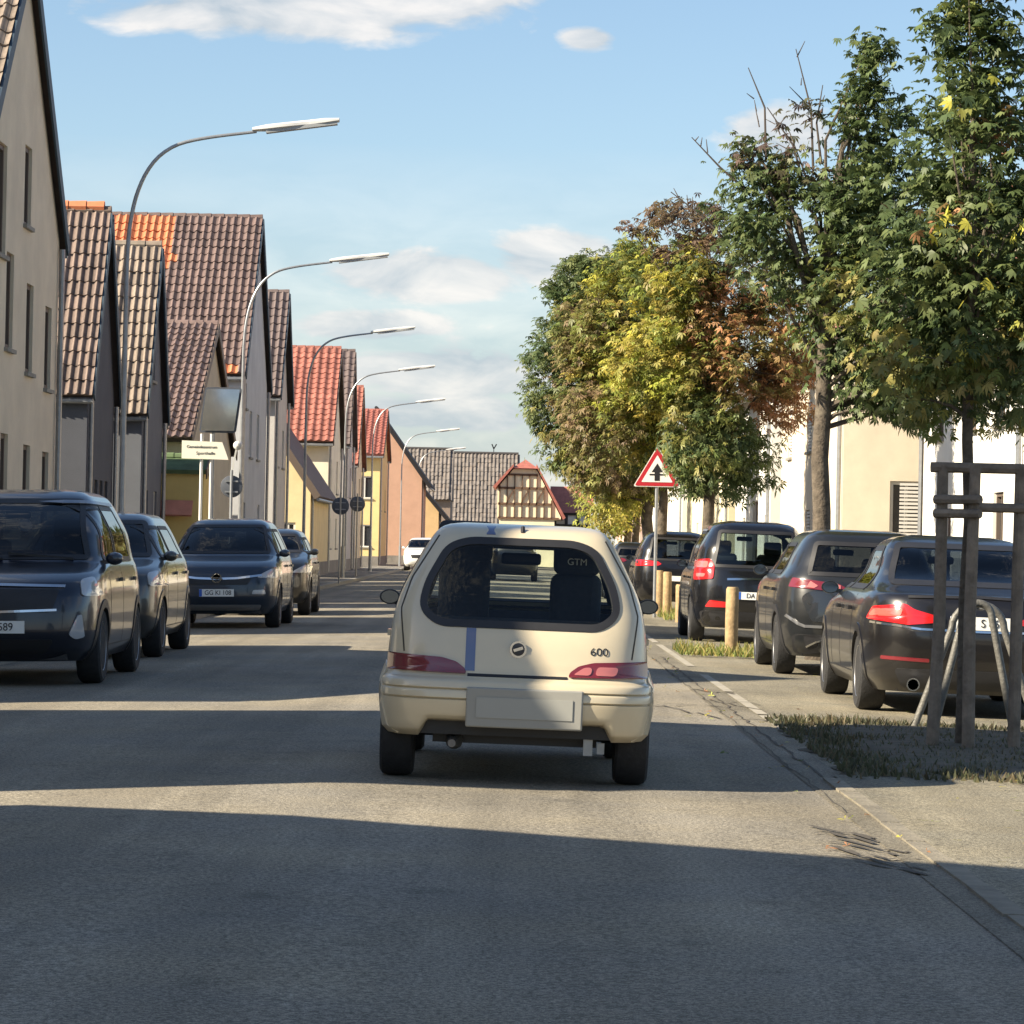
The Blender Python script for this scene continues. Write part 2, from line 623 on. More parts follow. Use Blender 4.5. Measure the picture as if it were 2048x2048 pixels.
# ------------------------------------------------------------------ houses
def plane_wall(P, width, zlo, ztop, openings, inset=0.14, rakes=None):
    """rectangular wall with real openings; P(u, z, d) gives a point d inside the wall plane. rakes=(ze, zr): cut to a gable"""
    us = sorted(set([0.0, width] + [q for o in openings for q in o[:2]]))
    zs = sorted(set([zlo, ztop] + [q for o in openings for q in o[2:4]]))
    bm = bmesh.new()
    cache = {}

    def V(u, z, d=0.0):
        k = (round(u, 4), round(z, 4), round(d, 4))
        if k not in cache:
            cache[k] = bm.verts.new((u, z, d))
        return cache[k]

    for i in range(len(us) - 1):
        for j in range(len(zs) - 1):
            uc, zc = (us[i] + us[i + 1]) / 2, (zs[j] + zs[j + 1]) / 2
            if any(o[0] < uc < o[1] and o[2] < zc < o[3] for o in openings):
                continue
            bm.faces.new([V(us[i], zs[j]), V(us[i + 1], zs[j]), V(us[i + 1], zs[j + 1]), V(us[i], zs[j + 1])])
    for o in openings:
        c = [(o[0], o[2]), (o[1], o[2]), (o[1], o[3]), (o[0], o[3])]
        for k in range(4):
            a, b = c[k], c[(k + 1) % 4]
            bm.faces.new([bm.verts.new((a[0], a[1], 0)), bm.verts.new((b[0], b[1], 0)), bm.verts.new((b[0], b[1], inset)), bm.verts.new((a[0], a[1], inset))])
    if rakes:
        ze, zr = rakes
        sl_ = (zr - ze) / (width / 2)
        for co, no in (((0, ze, 0), (-sl_, 1, 0)), ((width, ze, 0), (sl_, 1, 0))):
            bmesh.ops.bisect_plane(bm, geom=bm.verts[:] + bm.edges[:] + bm.faces[:], plane_co=co, plane_no=Vector(no).normalized(), clear_outer=True)
    vs = [P(v.co.x, v.co.y, v.co.z) for v in bm.verts]
    bm.verts.index_update()
    fs = [[v.index for v in f.verts] for f in bm.faces]
    bm.free()
    return vs, fs


def window(P, o, house, frame=FRAMEW, inset=0.10, mull=1, sill=True, shutter=None, label=None):
    """frame with pane and sill children"""
    u0, u1, z0, z1 = o[:4]
    fw = 0.07
    mb = MB()

    def bx(ua, ub, za, zb, d0, d1, mb=mb):
        c = [P(u, z, d) for d in (d0, d1) for (u, z) in ((ua, za), (ub, za), (ub, zb), (ua, zb))]
        mb.add(c, [(0, 1, 2, 3), (7, 6, 5, 4), (0, 4, 5, 1), (1, 5, 6, 2), (2, 6, 7, 3), (3, 7, 4, 0)])

    a, b = inset - 0.05, inset + 0.02
    bx(u0 + .003, u0 + fw, z0 + .003, z1 - .003, a, b)
    bx(u1 - fw, u1 - .003, z0 + .003, z1 - .003, a, b)
    bx(u0 + fw, u1 - fw, z0 + .003, z0 + fw, a, b)
    bx(u0 + fw, u1 - fw, z1 - fw, z1 - .003, a, b)
    for k in range(mull):
        uc = u0 + (u1 - u0) * (k + 1) / (mull + 1)
        bx(uc - 0.03, uc + 0.03, z0 + fw, z1 - fw, a + .005, b)
    w = mb.build('window', frame, house, label=label)
    m2 = MB()
    m2.add([P(u, z, inset + 0.004) for (u, z) in ((u0 + fw, z0 + fw), (u1 - fw, z0 + fw), (u1 - fw, z1 - fw), (u0 + fw, z1 - fw))], [(0, 1, 2, 3)])
    m2.build('pane', PANE, w)
    if sill:
        m3 = MB()
        bx(u0 - .06, u1 + .06, z0 - .06, z0 - .002, -0.06, 0.03, m3)
        m3.build('sill', KERB, w)
    if shutter:
        m4 = MB()
        n = int((z1 - z0) / 0.075)
        for i in range(n):
            z = z0 + 0.01 + i * (z1 - z0 - .02) / n
            bx(u0 + .08 + (u1 - u0) * .18, u1 - .06, z, z + 0.05, inset - 0.085, inset - 0.06, m4)
        m4.build('shutter', shutter, w)
    return w


TILES = {}


def tile_mesh(wd, lg, m, kind=0):
    k = (round(wd, 3), round(lg, 3), m.name, kind)
    if k in TILES:
        return TILES[k]
    vs, fs = tile_geo(wd, lg)
    me = bpy.data.meshes.new('tile')
    me.from_pydata(vs, [], fs)
    me.materials.append(m)
    for p in me.polygons:
        p.use_smooth = True
    me.set_sharp_from_angle(angle=1.0)
    TILES[k] = me
    return me


def tile_geo(wd, lg):
    """S-shaped clay pantile: x across, y up the slope, z off the roof; lower end lipped"""
    prof = [(0.0, 0.018), (0.22, 0.000), (0.45, 0.004), (0.62, 0.040), (0.80, 0.058), (1.0, 0.030)]
    k = wd / 0.2
    vs = []
    for (yy, lift) in ((0.0, 0.034), (lg * 1.12, 0.004)):
        for fx, fz in prof:
            vs.append((fx * wd * 1.03, yy, fz * min(k, 1.3) + lift))
    for fx, fz in prof:
        vs.append((fx * wd * 1.03, 0.004, 0.0))
    n = len(prof)
    fs = [(i, i + 1, n + i + 1, n + i) for i in range(n - 1)] + [(2 * n + i, 2 * n + i + 1, i + 1, i) for i in range(n - 1)]
    return vs, fs


def tiled_slope(roof, O, A, B, ncol, nrow, wd, lg, pick, ncol_more=0):
    """O lower street corner of the slope, A along the eave, B up the slope; pick(c, r) -> material or None. extra columns joined"""
    N = A.cross(B)
    if N.z < 0:
        N = -N
    rr = random.Random(int(abs(O.x * 100 + O.y * 37)) + ncol)
    M0 = Matrix((A, B, N)).transposed()
    flip = A.cross(B).z < 0
    joined = {}
    cnt = 0
    for c in range(ncol + ncol_more):
        for r in range(nrow):
            m = pick(c, r)
            if m is None:
                continue
            p = O + A * (c * wd) + B * (r * lg + rr.uniform(-.012, .012)) + N * (0.014 + rr.uniform(-.006, .008))
            a = rr.uniform(-0.022, 0.022)
            Mx = M0 @ Matrix.Rotation(a, 3, 'Z') @ Matrix.Rotation(rr.uniform(-.02, .01), 3, 'X')
            if c < ncol and cnt < 298:
                o = bpy.data.objects.new('tile', tile_mesh(wd, lg, m))
                o.matrix_basis = Matrix.Translation(p) @ Mx.to_4x4()
                link(o, roof)
                cnt += 1
            else:
                vs, fs = tile_geo(wd, lg)
                joined.setdefault(m.name, (MB(), m))[0].add([p + Mx @ Vector(v) for v in vs], fs)
    for mb, m in joined.values():
        mb.build('roof_tiles', m, roof, smooth=True, angle=1.0, kind='stuff')


def house(name, label, N, Wd, D, ze, zr, wallm, roofm, side=-1, typ='gable', theta=0.0, front=(), flank=(), tiles=None, eave=0.3, verge=0.18,
          frame=FRAMEW, cat='house', group=None, shut=None, slabm=None, fmull=1, door=None, soff=None, gut=True, bothflanks=False):
    """N = near street corner (x, y). u runs along the street, w away from it."""
    U = Vector((math.sin(theta), math.cos(theta), 0))
    V = Vector((U.y * side, -U.x * side, 0)) if side > 0 else Vector((-U.y, U.x, 0))
    zb = -0.25
    h = empty(name, (N[0], N[1], 0), label=label, cat=cat, group=group)
    Pf = lambda u, z, d: U * u + V * d + Vector((0, 0, z))
    Ps = lambda w, z, d: V * w + U * d + Vector((0, 0, z))
    Pe = lambda w, z, d: V * w + U * (Wd - d) + Vector((0, 0, z))
    Pb = lambda u, z, d: U * u + V * (D - d) + Vector((0, 0, z))
    mb = MB()
    fo = [o for o in front]
    if door:
        fo = fo + [door]
    if typ == 'gable':
        mb.add(*plane_wall(Pf, Wd, zb, zr, fo, rakes=(ze, zr)))
        mb.add(*plane_wall(Ps, D, zb, ze, flank))
        mb.add(*plane_wall(Pe, D, zb, ze, []))
        mb.add(*plane_wall(Pb, Wd, zb, zr, [], rakes=(ze, zr)))
    else:
        mb.add(*plane_wall(Pf, Wd, zb, ze, fo))
        mb.add(*plane_wall(Ps, D, zb, zr, flank, rakes=(ze, zr)))
        mb.add(*plane_wall(Pe, D, zb, zr, [], rakes=(ze, zr)))
        mb.add(*plane_wall(Pb, Wd, zb, ze, []))
    mb.build('wall', wallm, h)
    for o in front:
        window(Pf, o, h, frame, shutter=shut, mull=fmull)
    for o in flank:
        window(Ps, o, h, frame, shutter=shut)
    if door:
        m2 = MB()
        u0, u1, z0, z1 = door[:4]
        c = [Pf(u, z, d) for d in (0.09, 0.13) for (u, z) in ((u0, z0), (u1, z0), (u1, z1), (u0, z1))]
        m2.add(c, [(0, 1, 2, 3), (7, 6, 5, 4), (0, 4, 5, 1), (1, 5, 6, 2), (2, 6, 7, 3), (3, 7, 4, 0)])
        d_ = m2.build('door', mat('door_brown', (0.10, 0.055, 0.03), 0.6, var=0.2), h)
        m3 = MB()
        p = Pf(u0 + 0.12, z0 + 1.05, 0.06)
        m3.box(p, (0.05, 0.05, 0.16))
        m3.build('handle', CHROME, d_)
    # roof slabs
    span = (Wd if typ == 'gable' else D) / 2
    slope = (zr - ze) / span
    L = math.hypot(span, zr - ze)
    th = 0.10
    rm = MB()
    Zv = Vector((0, 0, 1))
    if typ == 'gable':
        slopes = [(U * 0, U, V, D), (U * Wd, -U, V, D)]
    else:
        slopes = [(V * 0, V, U, Wd), (V * D, -V, U, Wd)]
    for base, inn, along, ext in slopes:
        up = (inn * span + Zv * (zr - ze)).normalized()
        nrm = (Zv * span - inn * (zr - ze)).normalized()
        lo = base + Zv * ze - up * eave * 1.2 + nrm * 0.02
        hi = base + Zv * ze + up * L + nrm * 0.02 + up * 0.02
        a0, a1 = -verge, ext + verge
        c = [lo + along * a0, lo + along * a1, hi + along * a1, hi + along * a0]
        c += [p + nrm * th for p in c]
        rm.add(c, [(3, 2, 1, 0), (4, 5, 6, 7), (0, 1, 5, 4), (1, 2, 6, 5), (2, 3, 7, 6), (3, 0, 4, 7)])
    roof = rm.build('roof', slabm or roofm, h)
    # barge boards along the verge on the street side (dark timber by default)
    vb = MB()
    for base, inn, along, ext in slopes[:2]:
        up = (inn * span + Zv * (zr - ze)).normalized()
        nrm = (Zv * span - inn * (zr - ze)).normalized()
        lo = base + Zv * ze - up * eave * 1.2 - along * (verge + 0.022)
        hi = base + Zv * ze + up * (L - 0.01) - along * (verge + 0.022)
        vb.bar(lo + nrm * 0.03, hi + nrm * 0.03, 0.035, 0.24, up=nrm)
    vb.build('barge_board', soff or FRAMEB, h)
    # ridge caps
    rb = MB()
    if typ == 'gable':
        a, b = U * (Wd / 2) - V * verge, U * (Wd / 2) + V * (D + verge)
    else:
        a, b = V * (D / 2) - U * verge, V * (D / 2) + U * (Wd + verge)
    d_ = (b - a)
    n = max(2, int(d_.length / 0.36))
    for i in range(n):
        p = a + d_ * (i / n) + Zv * (zr + th * 1.05 + 0.02)
        q = a + d_ * ((i + 1.05) / n) + Zv * (zr + th * 1.05 + 0.02)
        rb.tube([p, q], [0.105, 0.088], 8)
    rb.build('ridge_tiles', roofm, roof, smooth=True, kind='stuff')
    if gut:
        g = MB()
        for base, inn, along, ext in slopes[:2]:
            up = (inn * span + Zv * (zr - ze)).normalized()
            lo = base + Zv * ze - up * (eave * 1.2 + 0.06)
            g.tube([lo - along * verge, lo + along * (ext + verge)], 0.06, 7)
        g.build('gutter', GALV, h)
        for uu in ((.12, Wd - .12) if typ == 'gable' else (.12,)):
            q_ = U * uu - V * .07
            zt_ = ze + (.0 if typ != 'gable' else -.15)
            MB().tube([q_ + Zv * .1, q_ + Zv * zt_], .045, 8).build('drain_pipe', GALV, h, smooth=True)
    pl_ = MB()
    for a_, b_ in ((U * 0, U * Wd), (V * 0, V * D)):
        dd = (b_ - a_).normalized()
        out_ = -V if abs(dd.dot(U)) > .9 else -U
        if door and out_ == -V:
            segs = ((0, door[0] - .02), (door[1] + .02, Wd))
        else:
            segs = ((0, (b_ - a_).length),)
        for q0, q1 in segs:
            pl_.bar(a_ + dd * q0 + out_ * .018 + Zv * .15, a_ + dd * q1 + out_ * .018 + Zv * .15, .035, .75)
    pl_.build('plinth', PLINTH, h)
    if tiles:
        base, inn, along, ext = slopes[0]
        up = (inn * span + Zv * (zr - ze)).normalized()
        nrm = (Zv * span - inn * (zr - ze)).normalized()
        lo = base + Zv * ze - up * (eave * 1.2 + 0.03) + nrm * (th + 0.02) - along * verge
        wd, lg, ncol, more, pick = tiles
        nrow = int(round((L + eave * 1.2) / lg))
        lg = (L + eave * 1.2) / nrow
        if typ != 'gable' or True:
            tiled_slope(roof, lo, along.copy(), up, ncol, nrow, wd, lg, lambda c, r: pick(c, r, nrow), more)
    return h


def plaster(name, c, d=None):
    return mat(name, c, 0.92, var=0.10, vscale=1.2, bump=0.25, bscale=60, dirt=d, dscale=0.45)


T_BROWN = mat('tile_brown', (0.162, 0.116, 0.094), 0.75, var=0.35, vscale=6, rnd=0.28, dirt=(0.26, 0.22, 0.17), dscale=1.4)
T_SAND = mat('tile_weathered', (0.225, 0.178, 0.14), 0.8, var=0.35, vscale=6, rnd=0.28, dirt=(0.30, 0.27, 0.20), dscale=1.4)
T_PURP = mat('tile_dark_brown', (0.135, 0.092, 0.082), 0.75, var=0.3, vscale=6, rnd=0.25, dirt=(0.18, 0.14, 0.12), dscale=1.2)
T_ORANGE = mat('tile_orange', (0.52, 0.17, 0.075), 0.7, var=0.15, vscale=6, rnd=0.14)
T_RED = mat('tile_red', (0.31, 0.115, 0.085), 0.72, var=0.25, vscale=5, rnd=0.2)
T_RED2 = mat('tile_faded_red', (0.31, 0.105, 0.08), 0.72, var=0.25, vscale=5, rnd=0.15)
T_GREY = mat('tile_slate_brown', (0.12, 0.09, 0.085), 0.75, var=0.25, vscale=5, rnd=0.15)
PLINTH = mat('plinth_render', (0.20, 0.185, 0.165), 0.9, var=0.3, vscale=2, bump=0.3)
UNDER = mat('roof_underlay', (0.06, 0.045, 0.04), 0.9, var=0.2)
BLUEB = mat('verge_shade_blue', (0.035, 0.06, 0.085), 0.6, var=0.15)  # dark blue holds the shadow under the roof verge

# three houses beside the camera's own stretch of street; only their shadows reach the picture
house('gabled_house', 'plain low house beside the nearest shaded stretch of road, out of view at left', (-7.2, 1.9), 11.6, 11, 3.2, 7.9, plaster('plaster_grey', (0.42, 0.40, 0.36)), T_BROWN, front=[(2, 3, 1, 2.2), (9, 10, 1, 2.2)])
house('gabled_house', 'tall house whose roof shades the cream car, out of view at left', (-7.2, 14.75), 6.7, 11, 5.15, 9.5, plaster('plaster_cream', (0.55, 0.49, 0.36)), T_RED, front=[(1.4, 2.4, 1, 2.3), (4.8, 5.8, 1, 2.3), (1.4, 2.4, 3.4, 4.6), (4.8, 5.8, 3.4, 4.6)])
house('gabled_house', 'broad low house level with the parked dark SUVs, out of view at left', (-7.2, 24.6), 12.0, 11, 3.4, 6.5, plaster('plaster_white', (0.66, 0.63, 0.56)), T_BROWN, front=[(2, 3, 1, 2.2), (8, 9, 1, 2.2)])

# 1: tall beige house at the left edge of the frame
N1 = (-7.42, 44.2)
w1 = []
for (u0, u1, z0, z1) in [(4.55, 5.25, 5.95, 7.15), (2.1, 2.85, 5.3, 6.9), (3.0, 3.7, 4.0, 5.4), (5.0, 5.7, 3.75, 5.1), (7.0, 7.7, 3.6, 4.9), (2.8, 3.5, 1.35, 2.75), (5.0, 5.7, 1.3, 2.65), (7.0, 7.7, 1.25, 2.6)]:
    w1.append((u0, u1, z0, z1))
house('gabled_house', 'tall beige rendered house with narrow windows at the left edge', N1, 8.4, 11, 6.05, 9.98, plaster('plaster_beige', (0.66, 0.58, 0.44), (0.56, 0.49, 0.38)), T_SAND,
      front=w1, eave=0.2, verge=0.10, soff=BLUEB, frame=FRAMEB, slabm=UNDER, tiles=(0.2, 0.33, 3, 10, lambda c, r, n: T_SAND))

# 2, 3: two small old houses with steep pantile roofs; the first has shade painted into its plaster
h2_ = house('gabled_house', 'small house with shade painted into its grey walls and a steep brown pantile roof beside the tall beige house', (-8.25, 62.8), 4.2, 10, 4.1, 7.66, plaster('plaster_shade_grey', (0.075, 0.08, 0.095), (0.055, 0.06, 0.07)), T_BROWN,
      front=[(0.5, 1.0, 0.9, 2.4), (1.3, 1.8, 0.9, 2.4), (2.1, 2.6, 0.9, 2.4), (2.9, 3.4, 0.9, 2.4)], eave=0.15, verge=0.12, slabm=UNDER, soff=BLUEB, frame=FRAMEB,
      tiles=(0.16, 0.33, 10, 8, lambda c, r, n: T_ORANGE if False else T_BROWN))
rt_ = MB()
for k in range(3):
    rt_.tube([(.0 - .02 - k * .36, 2.1, 7.86), (-.37 - k * .36, 2.1, 7.86)], [.125, .11], 8)
rt_.build('new_ridge_tiles', T_ORANGE, h2_, smooth=True, kind='stuff')
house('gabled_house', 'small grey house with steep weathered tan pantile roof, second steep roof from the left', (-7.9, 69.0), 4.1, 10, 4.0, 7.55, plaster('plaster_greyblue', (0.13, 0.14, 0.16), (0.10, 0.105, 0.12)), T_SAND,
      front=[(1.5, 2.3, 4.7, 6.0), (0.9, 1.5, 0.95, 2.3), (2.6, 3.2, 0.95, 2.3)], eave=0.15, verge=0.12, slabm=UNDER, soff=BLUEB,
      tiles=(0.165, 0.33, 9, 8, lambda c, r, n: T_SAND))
house('gabled_house', 'low broad brown roofed house in front of the tall gable with orange tile patch', (-7.55, 75.0), 12.0, 10, 3.55, 6.5, plaster('plaster_sand', (0.50, 0.44, 0.33)), T_PURP,
      front=[(1.0, 1.8, 0.9, 2.2), (5.5, 6.3, 0.9, 2.2)], eave=0.15, verge=0.12, slabm=UNDER, gut=False,
      tiles=(0.19, 0.36, 9, 6, lambda c, r, n: T_PURP))


def pick4(c, r, n):
    if 12 <= c < 21 and r >= n - 5:
        return T_ORANGE
    if c == 11 and r == n - 6 or c == 12 and r in (n - 7, n - 6):
        return T_ORANGE
    if c in (1, 2, 3, 4) and r == 0:
        return T_ORANGE
    if c > 12 and r < n - 9:
        return None
    return T_PURP


house('gabled_house', 'big pale grey house with tall dark brown tile roof patched with orange tiles', (-7.42, 88.2), 9.2, 10, 5.85, 10.35, plaster('plaster_palegrey', (0.50, 0.51, 0.52), (0.40, 0.41, 0.43)), T_PURP,
      front=[(1.4, 1.9, 4.9, 5.6), (3.0, 3.9, 3.6, 4.9), (5.6, 6.5, 3.6, 4.9), (1.3, 2.2, 1.0, 2.3), (6.4, 7.3, 1.0, 2.3)], eave=0.2, verge=0.12, slabm=UNDER, soff=BLUEB,
      tiles=(0.205, 0.33, 13, 14, pick4))
# yellow shed added to stand for the sunlit flank wall, with red awning
sh = house('stand_in_shed', 'added yellow shed standing in for the sunlit flank wall beside the direction sign', (-6.98, 73.4), 1.3, 1.5, 2.75, 3.0, plaster('plaster_sunlit_yellow', (0.66, 0.52, 0.20)), mat('moss_green', (0.10, 0.15, 0.07), 0.9, var=0.3), typ='gable', eave=0.1, verge=0.05, cat='shed', gut=False)
mb = MB()
mb.box((-0.62, -0.22, 1.95), (0.8, 0.42, 0.06), M=Matrix.Rotation(0.9, 3, 'X'))
mb.build('awning', mat('awning_salmon', (0.55, 0.24, 0.17), 0.8, var=0.15), sh)

# 5: narrow brown-roofed house
house('gabled_house', 'narrow house with ribbed brown roof behind the tall grey gable', (-7.42, 100.8), 5.4, 9, 5.9, 9.05, plaster('plaster_dimwhite', (0.52, 0.50, 0.47)), T_GREY,
      front=[(1, 1.8, 3.6, 4.8), (3.4, 4.2, 3.6, 4.8), (1, 1.8, 1, 2.2)], eave=0.25, slabm=UNDER, soff=BLUEB, tiles=(0.22, 0.34, 6, 6, lambda c, r, n: T_GREY))
# 5b: yellow lean-to gable facing up the street
house('gabled_house', 'low yellow house whose sloping verge faces up the street', (-6.95, 112.0), 11, 5.2, 3.1, 6.9, plaster('plaster_warm', (0.74, 0.60, 0.34)), T_GREY, typ='eaves',
      flank=[(0.5, 1.0, 0.4, 1.9)], eave=0.35, verge=0.25, slabm=T_GREY)
# 6: red roof
house('gabled_house', 'cream house with bright red tile roof behind the third street lamp', (-7.12, 125.3), 8.6, 9, 5.25, 8.85, plaster('plaster_ivory', (0.74, 0.69, 0.55)), T_RED,
      front=[(1.5, 2.5, 3.2, 4.5), (5.8, 6.8, 3.2, 4.5), (1.5, 2.5, 1, 2.2), (5.8, 6.8, 1, 2.2)], flank=[(0.7, 1.7, 3.5, 4.5)], eave=0.3, slabm=UNDER,
      tiles=(0.3, 0.34, 11, 6, lambda c, r, n: T_RED))
house('gabled_house', 'house with dark slate brown roof just past the bright red roof', (-7.1, 137.6), 6, 9, 5.6, 9.4, plaster('plaster_dull', (0.45, 0.43, 0.42)), T_GREY,
      front=[(1, 2, 3.2, 4.5), (4, 5, 3.2, 4.5)], tiles=(0.3, 0.34, 0, 6, lambda c, r, n: T_GREY))
house('gabled_house', 'pale house with narrow red roof left of the fourth street lamp', (-7.1, 145.2), 7.6, 9, 4.9, 8.25, plaster('plaster_buff', (0.66, 0.56, 0.40)), T_RED,
      front=[(1, 2, 3.0, 4.2), (5, 6, 3.0, 4.2)], tiles=(0.3, 0.34, 0, 8, lambda c, r, n: T_RED))
house('gabled_house', 'yellow house with small faded red roof behind the fifth street lamp', (-7.1, 173.7), 10, 9, 6.0, 8.4, plaster('plaster_ochre', (0.72, 0.56, 0.26)), T_RED2,
      front=[(1.5, 2.5, 3.0, 4.2), (7, 8, 3.0, 4.2)], flank=[(0.4, 1.2, 3.6, 4.8), (0.4, 1.2, 1, 2.2)], tiles=(0.3, 0.34, 0, 12, lambda c, r, n: T_RED2))
house('gabled_house', 'salmon house with black roof edge sloping down to the street', (-5.3, 190), 9, 5.5, 5.2, 9.0, plaster('plaster_salmon', (0.50, 0.31, 0.22)), mat('tile_black', (0.03, 0.03, 0.035), 0.7, var=0.2), typ='eaves', eave=0.7, verge=0.4, soff=INK)
house('gabled_house', 'dull house with black sloping roof at the far end of the row', (-4.6, 204), 8, 5.5, 3.4, 6.6, plaster('plaster_tan', (0.60, 0.42, 0.22)), MATS['tile_black'], typ='eaves', eave=0.7, verge=0.4, soff=INK)

# end of the street: two barns and a half-timbered house
BROOF = mat('barn_roof', (0.155, 0.135, 0.122), 0.85, var=0.4, vscale=2.2, bump=0.6, bscale=12, dirt=(0.22, 0.17, 0.13), dscale=1.6)


def barn(label, x0, x1, y, zlo, ze, zr, wm):
    h = empty('barn', ((x0 + x1) / 2, y, 0), label=label, cat='barn')
    hw = (x1 - x0) / 2
    mb = MB()
    mb.box((0, 3.5, (ze + zlo) / 2), (2 * hw, 7, ze - zlo))
    mb.build('wall', wm, h)
    r = MB()
    c = [(-hw - .1, -.3, ze), (hw + .1, -.3, ze), (hw + .1, 3.5, zr), (-hw - .1, 3.5, zr), (-hw - .1, 7.3, ze), (hw + .1, 7.3, ze)]
    r.add(c, [(0, 1, 2, 3), (3, 2, 5, 4), (0, 3, 4), (1, 5, 2), (0, 4, 5, 1)])
    roof = r.build('roof', BROOF, h)
    t = MB()
    up = Vector((0, 3.8, zr - ze)).normalized()
    N = Vector((0, -(zr - ze), 3.8)).normalized()
    L = Vector((0, 3.8, zr - ze)).length
    nc, nr = int(2 * hw / 0.28), int(L / 0.4)
    rr = random.Random(int(hw * 10))
    vs0, fs0 = tile_geo(0.28, L / nr)
    Mx = Matrix((Vector((1, 0, 0)), up, N)).transposed()
    for i in range(nc):
        for j in range(nr):
            p = Vector((-hw + i * 0.28, -.3, ze)) + up * (j * L / nr) + N * rr.uniform(0, .04)
            t.add([p + Mx @ Vector(v) for v in vs0], fs0)
    t.build('roof_tiles', BROOF, roof, smooth=True, angle=1.0, kind='stuff')
    t = MB()
    t.tube([(-hw, 3.5, zr + .05), (hw, 3.5, zr + .05)], 0.12, 8)
    t.build('ridge', mat('ridge_dark', (0.05, 0.045, 0.045), 0.8), roof)
    return h


b1 = barn('large weathered brown barn roof closing the end of the street', -4.4, 0.4, 238, -.3, 2.2, 8.0, plaster('barn_wall', (0.3, 0.24, 0.2)))
mb = MB()                                              # bird-shaped vane on the ridge
mb.tube([(0.55, 3.5, 8.0), (0.55, 3.5, 8.4)], 0.03, 6)
mb.bar((0.55, 3.5, 8.4), (0.4, 3.5, 8.75), 0.05, 0.09)
mb.bar((0.55, 3.5, 8.4), (0.75, 3.5, 8.75), 0.05, 0.09)
mb.build('roof_vane', INK, b1)
b2 = barn('smaller brown barn with sunlit yellow door left of the large barn', -8.6, -4.3, 226, -.3, 4.3, 7.9, plaster('barn_wall2', (0.26, 0.2, 0.16)))
mb = MB()
mb.box((1.2, -0.06, 1.55), (1.5, 0.12, 2.3))
d_ = mb.build('door', mat('yellow_door', (0.72, 0.42, 0.08), 0.7, var=0.12), b2)
mb = MB()
mb.box((0.6, -0.14, 1.5), (0.12, 0.05, 0.2))
mb.build('handle', INK, d_)

TIMBER = mat('timber', (0.13, 0.075, 0.045), 0.8, var=0.2)
INFILL = plaster('infill_cream', (0.82, 0.75, 0.52))
th = empty('half_timbered_house', (0.95, 206, 0), label='half timbered cream house with hipped red roof at the end of the street', cat='house')
mb = MB()
prof = [(-1.75, -.3), (1.75, -.3), (1.75, 2.9), (2.15, 2.95), (2.15, 3.1), (0.55, 6.1), (-0.9, 6.1), (-1.9, 4.9), (-1.9, 3.0), (-1.75, 2.9)]
n = len(prof)
mb.add([(x, 0, z) for x, z in prof] + [(x, 8, z) for x, z in prof], [tuple(range(n)), tuple(reversed(range(n, 2 * n)))] + [(i, n + i, n + (i + 1) % n, (i + 1) % n) for i in range(n)])
mb.build('wall', INFILL, th)
mb = MB()
for z in (3.0, 3.9, 4.9, 5.75):
    mb.bar((-1.85 if z < 5 else -1.2, -.04, z), (2.0 - (z - 3) * .5, -.04, z), 0.1, 0.13)
for i in range(8):
    x = -1.75 + i * 0.47
    zt = min(5.75, 3.1 + (2.1 - x) / 0.53)
    mb.bar((x, -.04, 3.0), (x, -.04, max(3.3, zt)), 0.07, 0.1, up=(0, 1, 0))
for i in range(3):
    x = -1.3 + i * 0.94
    mb.bar((x, -.05, 3.95), (x + .45, -.05, 4.85), 0.08, 0.08, up=(0, 1, 0))
mb.build('timber_frame', TIMBER, th)
mb = MB()
for a, b in (((2.3, 2.95), (0.55, 6.25)), ((-2.05, 4.85), (-0.9, 6.25))):
    c = []
    for y in (-.4, 8.3):
        c += [(a[0], y, a[1]), (b[0], y, b[1]), (b[0], y, b[1] + .18), (a[0] + (.15 if a[0] > 0 else -.15), y, a[1] + .12)]
    mb.add(c, [(0, 1, 2, 3), (7, 6, 5, 4), (0, 4, 5, 1), (1, 5, 6, 2), (2, 6, 7, 3), (3, 7, 4, 0)])
mb.add([(-1.0, -.4, 6.15), (0.65, -.4, 6.15), (-.15, 1.2, 6.75), (-.15, 8.3, 6.75), (0.65, 8.3, 6.15), (-1.0, 8.3, 6.15)], [(0, 1, 2), (1, 4, 3, 2), (0, 2, 3, 5), (3, 4, 5)])
mb.build('roof', T_RED2, th)
mb = MB()
for x0, x1, z0, z1 in ((-1.5, -.9, .9, 2.3), (0.9, 1.5, 1.2, 2.2)):
    mb.box(((x0 + x1) / 2, -.03, (z0 + z1) / 2), (x1 - x0, .06, z1 - z0))
mb.build('window', PANE, th)
mb = MB()
mb.box((-.25, -.04, 1.3), (.6, .08, 2.4))
mb.build('door', mat('door_green', (0.05, 0.22, 0.17), 0.6), th)
sb = empty('half_timbered_barn', (3.9, 212, 0), label='small black and white timbered barn right of the cream half timbered house', cat='barn')
mb = MB()
mb.box((0, 2, 1.6), (2.4, 4, 3.8))
mb.build('wall', SIGNW, sb)
mb = MB()
for z in (0.3, 1.5, 2.6, 3.4):
    mb.bar((-1.2, -.05, z), (1.2, -.05, z), .12, .22)
for x in (-1.1, -.35, .4, 1.1):
    mb.bar((x, -.06, -.2), (x, -.06, 3.5), .2, .12, up=(0, 1, 0))
mb.build('timber_frame', INK, sb)
mb = MB()
mb.add([(-1.4, -.3, 3.45), (1.4, -.3, 3.45), (1.4, 4.3, 3.45), (-1.4, 4.3, 3.45), (-1.4, 2, 5.2), (1.4, 2, 5.2)], [(0, 1, 5, 4), (3, 4, 5, 2), (0, 4, 3), (1, 2, 5), (0, 3, 2, 1)])
mb.build('roof', T_RED, sb)

